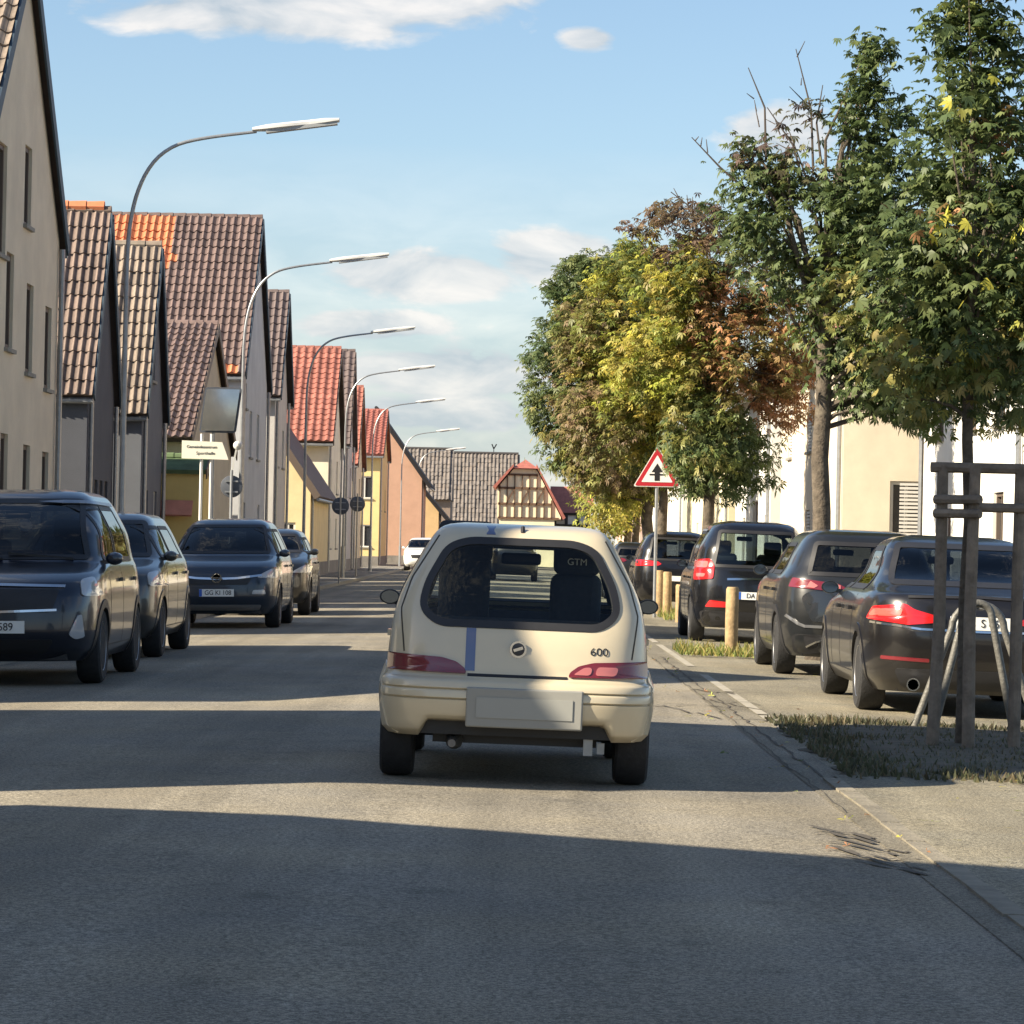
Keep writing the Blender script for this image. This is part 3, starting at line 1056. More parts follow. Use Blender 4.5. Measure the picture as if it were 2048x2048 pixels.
# right-hand row behind the trees
WHITEP = plaster('plaster_bright', (0.76, 0.73, 0.66))
CREAMP = plaster('plaster_peach', (0.66, 0.57, 0.44))
SHUT = mat('shutter_white', (0.62, 0.60, 0.56), 0.6)
house('eaves_house', 'bright white house behind the tree with the wooden guard', (7.86, 50.0), 12.2, 9, 5.6, 9.2, WHITEP, T_RED, side=1, typ='eaves', frame=FRAMEB,
      front=[(2.0, 3.1, 0.9, 2.3), (5.2, 6.3, 0.9, 2.3), (2.0, 3.1, 3.4, 4.7), (5.2, 6.3, 3.4, 4.7), (9.4, 10.4, 3.4, 4.7)], door=(8.2, 9.2, -.1, 2.1))
house('eaves_house', 'peach rendered house with white shuttered window behind the tall tree', (6.6, 65.0), 15.0, 9, 5.7, 9.4, CREAMP, T_RED, side=1, typ='eaves',
      front=[(3, 4, 0.9, 2.2), (7, 8, .9, 2.2), (3, 4, 3.5, 4.7), (7, 8, 3.5, 4.7), (12, 13, 3.5, 4.7)], flank=[(0.95, 1.62, 1.62, 2.72), (0.95, 1.62, 4.0, 5.2)], shut=SHUT, eave=0.4)
house('eaves_house', 'white house with dark doorway seen between two tree trunks', (6.6, 83.0), 13.0, 9, 5.6, 9.0, WHITEP, T_BROWN, side=1, typ='eaves', frame=FRAMEB,
      front=[(1, 2, 0.9, 2.2), (9, 10, .9, 2.2), (1, 2, 3.5, 4.7), (9, 10, 3.5, 4.7)], flank=[(0.3, 0.9, 1.2, 2.6)], door=(4.2, 6.0, -.1, 2.6))
house('eaves_house', 'cream house behind the yellowing tree', (6.6, 99.0), 24.0, 9, 5.8, 9.0, plaster('plaster_vanilla', (0.70, 0.62, 0.42)), T_RED, side=1, typ='eaves',
      front=[(3, 4, 0.9, 2.2), (9, 10, .9, 2.2), (16, 17, .9, 2.2), (3, 4, 3.5, 4.7), (9, 10, 3.5, 4.7), (16, 17, 3.5, 4.7)], door=(12.2, 13.6, -.1, 2.4))
house('eaves_house', 'white house behind the triangular warning sign', (6.6, 126.0), 34.0, 9, 5.4, 8.6, WHITEP, T_RED, side=1, typ='eaves',
      front=[(3, 4, 0.9, 2.2), (12, 13, .9, 2.2), (24, 25, .9, 2.2), (3, 4, 3.3, 4.5), (12, 13, 3.3, 4.5), (24, 25, 3.3, 4.5)])
house('eaves_house', 'pale pink house at the far end of the right hand row', (6.4, 162.0), 38.0, 9, 5.0, 8.2, plaster('plaster_pink', (0.62, 0.45, 0.38)), T_RED2, side=1, typ='eaves',
      front=[(3, 4, 0.9, 2.2), (16, 17, .9, 2.2), (28, 29, .9, 2.2)])
# down pipe, garden fence and planter in front of the right-hand houses
mb = MB()
mb.tube([(7.84, 62.4, -.1), (7.84, 62.4, 5.4)], 0.05, 8)
mb.build('drain_pipe', GALV, label='vertical grey drain pipe between the white and the peach house', cat='pipe')
fe = empty('picket_fence', (6.9, 44, 0), label='white picket fence in front of the bright white house', cat='fence')
pk = MB()
pk.box((0, 0, 0.62), (0.03, 0.075, 1.2))
pkm = pk.mesh('picket', FRAMEW)
for i in range(46):
    o = bpy.data.objects.new('picket', pkm)
    o.location = (0.0, i * 0.15, 0)
    link(o, fe)
mb = MB()
for z in (0.35, 0.95):
    mb.box((0.04, 3.4, z), (0.04, 6.9, 0.07))
mb.build('rail', FRAMEW, fe)


# ------------------------------------------------------------------ cars
def pchip(xs, ys):
    xs, ys = np.array(xs, float), np.array(ys, float)
    h = np.diff(xs)
    dl = np.diff(ys) / h
    d = np.zeros_like(xs)
    for i in range(1, len(xs) - 1):
        if dl[i - 1] * dl[i] > 0:
            w1, w2 = 2 * h[i] + h[i - 1], h[i] + 2 * h[i - 1]
            d[i] = (w1 + w2) / (w1 / dl[i - 1] + w2 / dl[i])
    d[0], d[-1] = dl[0], dl[-1]

    def f(q):
        q = np.clip(q, xs[0], xs[-1])
        i = np.clip(np.searchsorted(xs, q) - 1, 0, len(xs) - 2)
        t = (q - xs[i]) / h[i]
        return ((2 * t**3 - 3 * t**2 + 1) * ys[i] + (t**3 - 2 * t**2 + t) * h[i] * d[i] + (-2 * t**3 + 3 * t**2) * ys[i + 1] + (t**3 - t**2) * h[i] * d[i + 1])
    return f


def rpoly(pts, r=0.05, seg=5):
    """round the corners of a polygon"""
    out = []
    n = len(pts)
    for i in range(n):
        p0, p1, p2 = (np.array(pts[(i + k) % n], float) for k in (-1, 0, 1))
        a, b = p0 - p1, p2 - p1
        la, lb = np.linalg.norm(a), np.linalg.norm(b)
        k = r[i] if hasattr(r, '__len__') else r
        k = min(k, la * .48, lb * .48)
        s, e = p1 + a / la * k, p1 + b / lb * k
        for j in range(seg + 1):
            t = j / seg
            out.append(tuple((1 - t)**2 * s + 2 * t * (1 - t) * p1 + t * t * e))
    # refine long edges
    res = []
    for i in range(len(out)):
        p, q = np.array(out[i]), np.array(out[(i + 1) % len(out)])
        m = max(1, int(np.linalg.norm(q - p) / 0.06))
        for j in range(m):
            res.append(tuple(p + (q - p) * j / m))
    return res


def inset(poly, d):
    P = np.array(poly)
    n = len(P)
    area = 0.5 * sum(P[i][0] * P[(i + 1) % n][1] - P[(i + 1) % n][0] * P[i][1] for i in range(n))
    sgn = 1 if area > 0 else -1
    out = []
    for i in range(n):
        t = P[(i + 1) % n] - P[i - 1]
        l = np.linalg.norm(t)
        if l < 1e-9:
            out.append(tuple(P[i]))
            continue
        nrm = np.array((-t[1], t[0])) / l * sgn
        out.append(tuple(P[i] + nrm * d))
    return out


def inpoly(P, a, z):
    c = False
    n = len(P)
    j = n - 1
    for i in range(n):
        if (P[i][1] > z) != (P[j][1] > z) and a < (P[j][0] - P[i][0]) * (z - P[i][1]) / (P[j][1] - P[i][1]) + P[i][0]:
            c = not c
        j = i
    return c


class Shell:
    """car body: stacked rounded outlines, local frame with the rear at y = 0 and +y forward"""

    def __init__(s, tab, n=4.0, m=8.0):
        z = [t[0] for t in tab]
        s.z0, s.z1 = z[0], z[-1]
        s.w, s.yr, s.yf = (pchip(z, [t[k] for t in tab]) for k in (1, 2, 3))
        s.n, s.m, s.tz = n, m, z

    def surf(s, face, a, z):
        w, yr, yf = float(s.w(z)), float(s.yr(z)), float(s.yf(z))
        b, yc = (yf - yr) / 2, (yf + yr) / 2
        if face in ('rear', 'front'):
            q = min(abs(a) / w, 0.9995)
            d = b * (1 - q**s.n)**(1 / s.m)
            return Vector((a, yc - d if face == 'rear' else yc + d, z))
        q = min(abs(a - yc) / b, 0.9995)
        x = w * (1 - q**s.m)**(1 / s.n)
        return Vector((x if face == 'right' else -x, a, z))

    def pt(s, face, a, z, off=0.0):
        p = s.surf(face, a, z)
        e = 0.004
        ta = s.surf(face, a + e, z) - s.surf(face, a - e, z)
        tz = s.surf(face, a, min(z + e, s.z1)) - s.surf(face, a, max(z - e, s.z0))
        n = ta.cross(tz)
        if n.length < 1e-12:
            return p
        n.normalize()
        yc = (float(s.yf(z)) + float(s.yr(z))) / 2
        out = {'rear': Vector((0, -1, 0)), 'front': Vector((0, 1, 0)), 'right': Vector((1, 0, 0)), 'left': Vector((-1, 0, 0))}[face]
        if n.dot(out) < 0:
            n = -n
        return p + n * off

    def patch(s, face, poly, off=0.004, thick=0.012, rings=(1, .8, .55, .25)):
        c = np.mean(np.array(poly), axis=0)
        M = len(poly)
        vs, fs = [], []
        rows = [(1.0, off - thick)] + [(k, off) for k in rings]
        for k, o in rows:
            for (a, z) in poly:
                vs.append(s.pt(face, c[0] + (a - c[0]) * k, c[1] + (z - c[1]) * k, o))
        vs.append(s.pt(face, c[0], c[1], off))
        for i in range(len(rows) - 1):
            for j in range(M):
                j2 = (j + 1) % M
                fs.append((i * M + j, i * M + j2, (i + 1) * M + j2, (i + 1) * M + j))
        k = (len(rows) - 1) * M
        for j in range(M):
            fs.append((k + j, k + (j + 1) % M, len(vs) - 1))
        return MB().add(vs, fs)

    def ring(s, face, outer, inner, off=0.006, thick=0.015):
        M = len(outer)
        vs = []
        for P, o in ((outer, off - thick), (outer, off), (inner, off), (inner, off - thick)):
            vs += [s.pt(face, a, z, o) for a, z in P]
        fs = []
        for i in range(3):
            for j in range(M):
                j2 = (j + 1) % M
                fs.append((i * M + j, i * M + j2, (i + 1) * M + j2, (i + 1) * M + j))
        return MB().add(vs, fs)

    def strip(s, face, pts, w, off=0.003, thick=0.006, n=24, mb=None):
        mb = mb or MB()
        P = np.array(pts, float)
        seg = np.r_[0, np.cumsum(np.linalg.norm(np.diff(P, axis=0), axis=1))]
        q = np.linspace(0, seg[-1], n)
        A, Z = np.interp(q, seg, P[:, 0]), np.interp(q, seg, P[:, 1])
        vs, fs = [], []
        for i in range(n):
            t = np.array((A[min(i + 1, n - 1)] - A[max(i - 1, 0)], Z[min(i + 1, n - 1)] - Z[max(i - 1, 0)]))
            t /= np.linalg.norm(t)
            nx, nz = -t[1] * w / 2, t[0] * w / 2
            for sg, o in ((1, off - thick), (1, off), (-1, off), (-1, off - thick)):
                vs.append(s.pt(face, A[i] + sg * nx, Z[i] + sg * nz, o))
        for i in range(n - 1):
            for k in range(3):
                fs.append((i * 4 + k, i * 4 + k + 1, i * 4 + 5 + k, i * 4 + 4 + k))
        return mb.add(vs, fs)

    def body(s, holes, arches, res=0.03, split=None, notch=None):
        """returns (main, bumper) MBs; faces inside a hole polygon or a wheel arch are left out"""
        fx = np.linspace(-.86, .86, max(25, int(1.7 * float(s.w(s.tz[len(s.tz) // 2])) / res)))
        e = (1 - .86**s.n)**(1 / s.m)
        fy = np.sin(np.linspace(-1, 1, 64) * math.pi / 2 * .8) / math.sin(math.pi / 2 * .8) * e
        around = [('rear', f) for f in fx] + [('right', f) for f in fy[1:-1]] + [('front', f) for f in fx[::-1]] + [('left', f) for f in fy[::-1][1:-1]]
        zs = sorted(set(np.round(np.r_[np.arange(s.z0, s.z1 - .001, res * .8), s.tz], 4)))
        zs = [z for i, z in enumerate(zs) if i == 0 or z - zs[i - 1] > 0.004]
        vs, par = [], []
        M = len(around)
        for z in zs:
            w, yr, yf = float(s.w(z)), float(s.yr(z)), float(s.yf(z))
            b, yc = (yf - yr) / 2, (yf + yr) / 2
            for face, f in around:
                a = f * w if face in ('rear', 'front') else yc + f * b
                p = s.surf(face, a, z)
                if notch and face == 'rear' and abs(p.x) < notch[0] and z < notch[1]:
                    p.z += notch[2] * (notch[1] - z) / (notch[1] - s.z0) * min(1, (notch[0] - abs(p.x)) / .04)
                vs.append(p)
                par.append((face, a, z))
        main, bump = [], []
        for i in range(len(zs) - 1):
            for j in range(M):
                j2 = (j + 1) % M
                q = (i * M + j, i * M + j2, (i + 1) * M + j2, (i + 1) * M + j)
                fa = around[j][0] if around[j][0] == around[j2][0] else (around[j][0] if around[j][0] in ('right', 'left') else around[j2][0])
                z = (zs[i] + zs[i + 1]) / 2
                cen = (vs[q[0]] + vs[q[1]] + vs[q[2]] + vs[q[3]]) / 4
                a = cen.x if fa in ('rear', 'front') else cen.y
                if any(h[0] == fa and inpoly(h[1], a, z) for h in holes):
                    continue
                if abs(cen.x) > float(s.w(z)) * .5 and any((cen.y - y0)**2 + (z - z0)**2 < r * r for y0, z0, r in arches):
                    continue
                (bump if split and z < split[0] and cen.y < split[1] else main).append(q)
        k = (len(zs) - 1) * M
        main.append(tuple(k + j for j in range(M)))
        a, b = MB(), MB()
        a.add(vs, main)
        b.add(vs, bump)
        return a, b


def prune(mb):
    used = sorted({i for f in mb.f for i in f})
    mp = {k: i for i, k in enumerate(used)}
    mb.v = [mb.v[i] for i in used]
    mb.f = [tuple(mp[i] for i in f) for f in mb.f]
    return mb


def paint(name, col, metal=0.3, rough=0.32):
    return mat(name, col, rough, metal=metal, coat=0.7, var=0.04, vscale=3)


WHEELS = {}


def add_wheel(car_, x, y, r, width, rim=ALLOY):
    k = (round(r, 3), round(width, 3), rim.name)
    sg = 1 if x > 0 else -1
    if k not in WHEELS:
        h = width / 2
        t = MB().lathe([(r * .66, -h * .9), (r * .9, -h), (r * .97, -h * .85), (r, -h * .55), (r, h * .55), (r * .97, h * .85), (r * .9, h), (r * .66, h * .9)], (0, 0, 0), 'X', 32)
        d = MB().lathe([(r * .67, h * .55), (r * .66, h * .93), (r * .62, h * .8), (r * .58, h * .45), (r * .2, h * .55), (r * .18, h * .62)], (0, 0, 0), 'X', 28)
        for i in range(5):
            a = i * 2 * math.pi / 5
            d.bar((h * .68, r * .1 * math.cos(a), r * .1 * math.sin(a)), (h * .74, r * .63 * math.cos(a), r * .63 * math.sin(a)), r * .16, .03, up=(1, 0, 0))
        WHEELS[k] = (t.mesh('tyre', RUBBER, True), d.mesh('rim', rim, True))
    w = bpy.data.objects.new('wheel', WHEELS[k][0])
    w.location = (x, y, r)
    w.rotation_euler = (0, 0, 0 if sg > 0 else math.pi)
    link(w, car_)
    link(bpy.data.objects.new('rim', WHEELS[k][1]), w)


def rbox(name, c, s, m, parent, bev=0.05, M=None, label=None):
    o = MB().box(c, s, M=M).build(name, m, parent, smooth=True, label=label)
    return soften(o, bev, 3)


def text_mesh(txt, size, m, ext=0.002):
    cu = bpy.data.curves.new('lettering', 'FONT')
    cu.body = txt
    cu.size = size
    cu.extrude = ext
    cu.align_x, cu.align_y = 'CENTER', 'CENTER'
    o = bpy.data.objects.new('lettering', cu)
    COL.objects.link(o)
    dg = bpy.context.evaluated_depsgraph_get()
    me = bpy.data.meshes.new_from_object(o.evaluated_get(dg))
    bpy.data.objects.remove(o)
    bpy.data.curves.remove(cu)
    me.materials.clear()
    me.materials.append(m)
    return me


def lettering(txt, size, m, loc, rot, parent, name='lettering', ext=0.002, sx=1.0):
    o = bpy.data.objects.new(name, text_mesh(txt, size, m, ext))
    o.location = loc
    o.rotation_euler = rot
    o.scale = (sx, 1, 1)
    return link(o, parent)


def plate(car_, sh, face, x, z, txt, tilt=0.0, wdt=0.52, hgt=0.11):
    y = sh.pt(face, x, z).y
    d = -1 if face == 'rear' else 1
    for q in (-1, 1):
        for k in (-1, 1):
            yy = sh.pt(face, x + q * wdt / 2, z + k * hgt / 2).y
            y = min(y, yy) if d < 0 else max(y, yy)
    o = MB().box((x, y + d * .012, z), (wdt, .014, hgt)).build('licence_plate', PLATEW, car_)
    e = MB().box((x - (-d) * -1 * wdt / 2 * 1 + (0.022 if d < 0 else -0.022) + 0, y + d * .021, z), (.044, .004, hgt)) if False else None
    lx = x - wdt / 2 + .022 if d < 0 else x + wdt / 2 - .022
    MB().box((lx, y + d * .0205, z), (.042, .003, hgt - .004)).build('country_band', PLATEB, o)
    rot = (math.pi / 2, 0, 0) if d < 0 else (math.pi / 2, 0, math.pi)
    if txt:
        lettering(txt, 0.098, INK, (x + (0.022 if d < 0 else -.022), y + d * .0215, z), rot, o, sx=0.92)
    return o


def make_car(name, label, x, y, heading, S, group=None):
    """x, y: middle of the rear bumper (heading 0) or of the front bumper (heading pi)"""
    L = S['L']
    al = 0.02 if x > -1 else -0.02
    if heading:
        loc = (x, y + L, gz(x))
        rot = (0, -al, math.pi)
    else:
        loc = (x, y, gz(x))
        rot = (0, al, 0)
    c = empty(name, loc, rot, label, S.get('cat', 'car'), group)
    sh = Shell(S['tab'], S.get('n', 4.0), S.get('m', 8.0))
    P = S['paint']
    G = S.get('glass', GLASSD)
    wins = [('rear_window', 'rear', rpoly(*S['rear_win'])), ('windscreen', 'front', rpoly(*S['front_win']))]
    for sw in S['side_win']:
        wins += [('side_window', 'right', rpoly(*sw)), ('side_window', 'left', rpoly(*sw))]
    fr = S.get('frit', 0.045)
    holes = [(f, inset(p, fr * .55)) for _, f, p in wins]
    r = S['wheel_r']
    arches = [(wy, r, r + .055) for wy in S['wheel_y']]
    main, bump = sh.body(holes, arches, S.get('res', 0.04), S.get('split'), S.get('notch'))
    prune(main).build('body', P, c, smooth=True, angle=0.9)
    if bump.f:
        prune(bump).build('rear_bumper', S.get('bumper', P), c, smooth=True, angle=0.9)
    for nm, f, p in wins:
        g = sh.patch(f, p, off=0.002, thick=0.002).build(nm, G, c, smooth=True, angle=1.2)
        sh.ring(f, p, inset(p, fr), off=0.0055, thick=0.02).build('window_seal', BLACKP, g, smooth=True)
    # wheel arches, wheels
    lip = S.get('lip', P)
    for wy in S['wheel_y']:
        for f in ('right', 'left'):
            R0, R1 = r + .01, r + .085
            a0 = math.asin(max(-1, (sh.z0 + .01 - r) / R1))
            ang = np.linspace(a0, math.pi - a0, 30)
            out = [(wy + R1 * math.cos(t), r + R1 * math.sin(t)) for t in ang]
            inn = [(wy + R0 * math.cos(t), max(r + R0 * math.sin(t), sh.z0)) for t in ang]
            mb = MB()
            vs, fs = [], []
            for t in range(len(ang)):
                vs += [sh.pt(f, *out[t], -.01), sh.pt(f, *out[t], .008), sh.pt(f, *inn[t], .008), sh.pt(f, *inn[t], -.12)]
            for t in range(len(ang) - 1):
                for k in range(3):
                    fs.append((t * 4 + k, t * 4 + k + 1, t * 4 + 5 + k, t * 4 + 4 + k))
            mb.add(vs, fs)
            mb.build('wheel_arch', lip, c, smooth=True)
        for sg in (-1, 1):
            add_wheel(c, sg * S['track'], wy, r, S.get('tyre_w', .2), S.get('rim', ALLOY))
    # underbody and cabin
    tw = S['track'] - S.get('tyre_w', .2) / 2 - .03
    b = MB()
    b.box((0, L / 2, sh.z0 + .09), (2 * tw, L * .9, .16))
    b.box((0, L * .82, sh.z0 + .38), (2 * tw, L * .2, .45))
    b.build('underbody', BLACKP, c)
    zb = S['belt']
    hx = S['seat_x']
    for yy, nm in ((S['seat_y'], 'front'), (S['seat_y'] - .85, 'rear')):
        if nm == 'front':
            for sg in (-1, 1):
                up_ = S.get('left_seat_up', 0) if sg < 0 else 0
                o = rbox('seat', (sg * hx, yy, zb - .12 + up_ / 2), (S.get('seat_w', .46), .14, .75 + up_), SEATF, c, .06, Matrix.Rotation(.2, 3, 'X'))
                rbox('headrest', (sg * hx, yy - .12, zb + .34 + up_ * .6), (.27 + up_ * .4, .09, .2 + up_ * .3), SEATF, o, .04)
        elif S.get('rear_seat', True):
            rbox('seat', (0, yy, zb - .16), (2 * hx + .42, .16, .62), SEATF, c, .06, Matrix.Rotation(.2, 3, 'X'))
    MB().box((0, S['seat_y'] + 1.0, zb - .1), (2 * hx + .5, .45, .2)).build('dashboard', SEATF, c)
    MB().box((0, (S['seat_y'] - .9 + float(sh.yr(zb))) / 2 + .1, zb - .06), (2 * hx + .4, max(.2, S['seat_y'] - .9 - float(sh.yr(zb)) - .1), .03)).build('parcel_shelf', SEATF, c)
    p = sh.surf('front', 0, S['mirror_z'])
    rbox('rear_view_mirror', (0, p.y - .16, S['mirror_z'] - .0), (.24, .05, .07), BLACKP, c, .02)
    # wing mirrors
    my, mz = S['wing']
    for f, sg in (('right', 1), ('left', -1)):
        q = sh.surf(f, my, mz)
        wm = MB()
        wm.lathe([(.01, -.07), (.055, -.06), (.085, -.02), (.092, .04), (.088, .05)], (0, 0, 0), 'Y', 18)
        k_ = S.get('mirror_k', .82)
        mo = sg * (.03 + .10 * k_)
        wm.v = [(vx * 1.1 * k_ + q.x + mo, -vy * k_ + my, vz * .8 * k_ + q.z + .03) for vx, vy, vz in wm.v]
        wm.bar((q.x - sg * .03, my, q.z - .01), (q.x + mo, my, q.z + .01), .04, .04)
        wmo = wm.build('wing_mirror', S.get('mirror_m', P), c, smooth=True)
        gm = MB().lathe([(.078, -.003), (.078, 0)], (0, 0, 0), 'Y', 18)
        gm.v = [(vx * 1.08 * k_ + q.x + mo, vy + my - .05 * k_ - .004, vz * .78 * k_ + q.z + .03) for vx, vy, vz in gm.v]
        gm.build('mirror_glass', mat('mirror_dark', (.13, .15, .18), .08, metal=1.0), wmo)
    # extras
    for e in S.get('patches', ()):
        nm, f, poly, rad, m = e[:5]
        off = e[5] if len(e) > 5 else .008
        sh.patch(f, rpoly(poly, rad), off=off, thick=.02).build(nm, m, c, smooth=True, angle=.8, label=e[6] if len(e) > 6 else None)
    for e in S.get('strips', ()):
        nm, f, pts, w, m = e[:5]
        sh.strip(f, pts, w, off=e[5] if len(e) > 5 else .004).build(nm, m, c)
    # door shut lines on both flanks
    for f in ('right', 'left'):
        mb = MB()
        for ya in S['door_y']:
            sh.strip(f, [(ya, sh.z0 + .12), (ya, zb)], .012, off=.0015, thick=.003, n=12, mb=mb)
        sh.strip(f, [(S['door_y'][0], sh.z0 + .12), (S['door_y'][-1], sh.z0 + .12)], .012, off=.0015, thick=.003, n=12, mb=mb)
        mb.build('door_gap', INK, c)
        for ya in S['door_y'][:-1]:
            MB().box(sh.pt(f, ya + .16, zb - .13, .02), (.03, .18, .035)).build('door_handle', S.get('handle_m', P), c)
    return c, sh


def mirror_poly(p):
    return [(-a, z) for a, z in reversed(p)]


# --- cream hatchback straight ahead
CREAM = paint('cream_paint', (0.60, 0.515, 0.36), 0.06, 0.36)
tab = [(.25, .715, .12, 3.2), (.29, .745, .05, 3.27), (.36, .752, .025, 3.32), (.42, .756, .012, 3.34), (.452, .756, .008, 3.34), (.458, .750, .022, 3.34), (.466, .756, .006, 3.34), (.505, .754, .012, 3.335), (.511, .748, .026, 3.33),
       (.519, .754, .012, 3.32), (.555, .75, .03, 3.30), (.572, .732, .07, 3.29), (.585, .728, .098, 3.28), (.66, .724, .118, 3.2), (.74, .717, .14, 3.0), (.82, .708, .17, 2.72), (.9, .695, .212, 2.44), (.98, .676, .262, 2.32), (1.06, .646, .308, 2.2),
       (1.14, .607, .352, 2.08), (1.22, .566, .398, 1.95), (1.3, .522, .447, 1.8), (1.35, .49, .49, 1.7), (1.385, .455, .55, 1.58), (1.405, .41, .65, 1.42), (1.417, .33, .8, 1.25)]
tl = [(-.705, .597), (-.275, .592), (-.285, .622), (-.33, .655), (-.41, .676), (-.70, .690)]
tlr = mirror_poly(tl)
fiat_S = dict(L=3.34, tab=tab, paint=CREAM, glass=GLASS, res=.022, n=4.6, m=13, frit=.04,
              rear_win=([(-.555, .93), (-.45, .842), (.45, .842), (.555, .93), (.53, 1.08), (.42, 1.29), (.30, 1.335), (-.30, 1.335), (-.42, 1.29), (-.53, 1.08)], .12),
              front_win=([(-.6, .93), (.6, .93), (.46, 1.33), (-.46, 1.33)], .06),
              side_win=[([(.62, .93), (2.1, .93), (1.72, 1.28), (.78, 1.28)], .08)],
              wheel_y=(.55, 2.75), wheel_r=.275, track=.645, tyre_w=.185, belt=.9, seat_x=.325, seat_w=.30, seat_y=1.5, mirror_z=1.22, wing=(2.1, .93), door_y=(1.05, 2.3), split=(.572, .4), notch=(.52, .37, .085), mirror_m=BLACKP, mirror_k=.62, rear_seat=False, left_seat_up=.12,
              patches=[('tail_light', 'rear', tl, .014, REDD, .012, 'shaded dark red tail light on the left'), ('tail_light', 'rear', tlr, .014, REDD, .012, 'sunlit tail light with pale inner lenses on the right'),
                       ('stripe', 'rear', [(-.285, .61), (-.232, .61), (-.232, .84), (-.285, .84)], .002, mat('blue_stripe', (0.10, 0.13, 0.24), 0.3, coat=1.0), .003),
                       ('stripe', 'rear', [(-.20, 1.352), (-.15, 1.352), (-.15, 1.40), (-.20, 1.40)], .002, mat('blue_stripe', (0.10, 0.13, 0.24), 0.3), .003),
                       ('tail_light_lens', 'rear', [(.30, .606), (.395, .606), (.405, .65), (.36, .65)], .02, PINKL, .016),
                       ('tail_light_lens', 'rear', [(.42, .606), (.53, .606), (.545, .654), (.43, .654)], .02, PINKL, .016)],
              strips=[('hatch_gap', 'rear', [(-.27, .588), (.27, .588)], .016, INK), ('hatch_gap', 'rear', [(-.62, .70), (-.65, .93), (-.6, 1.1), (-.46, 1.34)], .008, mat('panel_gap', (.06, .05, .035), .8), .001),
                      ('hatch_gap', 'rear', [(.62, .70), (.65, .93), (.6, 1.1), (.46, 1.34)], .008, MATS['panel_gap'], .001)])
fiat, fsh = make_car('hatchback_car', 'small cream hatchback with blue stripe driving straight ahead in the lane', 0.035, 17.5, 0, fiat_S)
yb = fsh.pt('rear', 0, .41).y
pp = rbox('plate_panel', (.045, yb - .004, .42), (.63, .03, .215), mat('plate_panel_grey', (0.30, 0.295, 0.265), .7), fiat, .01)
MB().box((.045, yb - .021, .42), (.52, .005, .11)).build('licence_plate', mat('plate_blank_grey', (0.33, 0.33, 0.30), .6), fiat)
q = fsh.pt('rear', 0, .735)
em = MB().lathe([(.045, 0), (.045, -.008), (.03, -.014), (.02, -.014)], (0, q.y - .002, .735), 'Y', 24).build('badge', mat('badge_dark', (.03, .03, .035), .4), fiat, smooth=True)
MB().lathe([(.045, 0), (.046, -.012), (.039, -.012)], (0, q.y - .002, .735), 'Y', 24).build('badge_rim', CHROME, em)
MB().bar((-.025, q.y - .018, .728), (.025, q.y - .018, .745), .012, .016).build('badge_mark', CHROME, em)
q = fsh.pt('rear', .44, .735)
tz_ = (fsh.surf('rear', .44, .76) - fsh.surf('rear', .44, .71)).normalized()
tx_ = (fsh.surf('rear', .48, .735) - fsh.surf('rear', .40, .735)).normalized()
tn_ = tx_.cross(tz_)
o = lettering('600', .062, INK, fsh.pt('rear', .44, .735, .0022), Matrix((tx_, tz_, tn_)).transposed().to_euler(), fiat, sx=1.1, ext=.0004)
MB().tube([(0, .52, 1.365), (0, .55, 1.40)], .012, 8).build('roof_fin', INK, fiat)
mb = MB()
mb.tube([(-.66, .56, .27), (.66, .56, .27)], .045, 10)
mb.box((.0, .5, .255), (.9, .3, .10))
mb.build('rear_axle', BLACKP, fiat)
mb = MB()
mb.tube([(-.33, .75, .22), (-.33, .3, .22), (-.34, .1, .215)], [.05, .05, .022], 10)
mb.build('exhaust', mat('exhaust_steel', (.2, .19, .18), .5, metal=.7, var=.3), fiat, smooth=True)
mb = MB()
mb.box((.40, .22, .215), (.05, .05, .09))
mb.box((.47, .24, .21), (.04, .05, .06))
mb.build('tow_hook', GALV, fiat)
# print on the passenger headrest and a seat belt gap
for sx_ in (-1, 1):
    pass
lettering('GTM', .055, PLATEW, (.325, 1.315, 1.215), (math.pi / 2, 0, 0), fiat, name='seat_print')
rbox('rear_bench', (0, .74, .68), (1.15, .14, .42), SEATF, fiat, .05, Matrix.Rotation(.2, 3, 'X'))


# --- generic dark cars
def suv_S(L, H, Wd, paint_m, **kw):
    h = Wd / 2
    tab = [(.22, h * .9, .14, L - .22), (.34, h * .97, .05, L - .06), (.5, h * .995, .01, L), (.66, h, .0, L - .01), (.8, h, .01, L - .05), (.92, h * .99, .03, L - .16), (1.0, h * .975, .05, L - .42), (1.06, h * .955, .07, L - .86), (1.1, h * .93, .09, L - 1.12),
           (H - .42, h * .86, .14, L - 1.36), (H - .28, h * .79, .21, L - 1.58), (H - .16, h * .72, .29, L - 1.82), (H - .08, h * .66, .38, L - 2.0), (H - .03, h * .57, .52, L - 2.2), (H, h * .4, .8, L - 2.6)]
    d = dict(L=L, tab=tab, paint=paint_m, wheel_y=(.82, L - .9), wheel_r=.34, track=h - .12, tyre_w=.22, belt=1.06, seat_x=.38, seat_y=L * .47, mirror_z=H - .25, wing=(L - 1.45, 1.1), door_y=(1.0, L * .47, L - 1.35),
             rear_win=([(-h * .7, 1.1), (h * .7, 1.1), (h * .6, H - .14), (-h * .6, H - .14)], .06),
             front_win=([(-h * .8, 1.12), (h * .8, 1.12), (h * .64, H - .1), (-h * .64, H - .1)], .06),
             side_win=[([(L * .22, 1.1), (L * .46, 1.1), (L * .46, H - .16), (L * .25, H - .16)], .05), ([(L * .48, 1.1), (L - 1.5, 1.1), (L - 1.82, H - .16), (L * .48, H - .16)], .05)])
    d.update(kw)
    return d


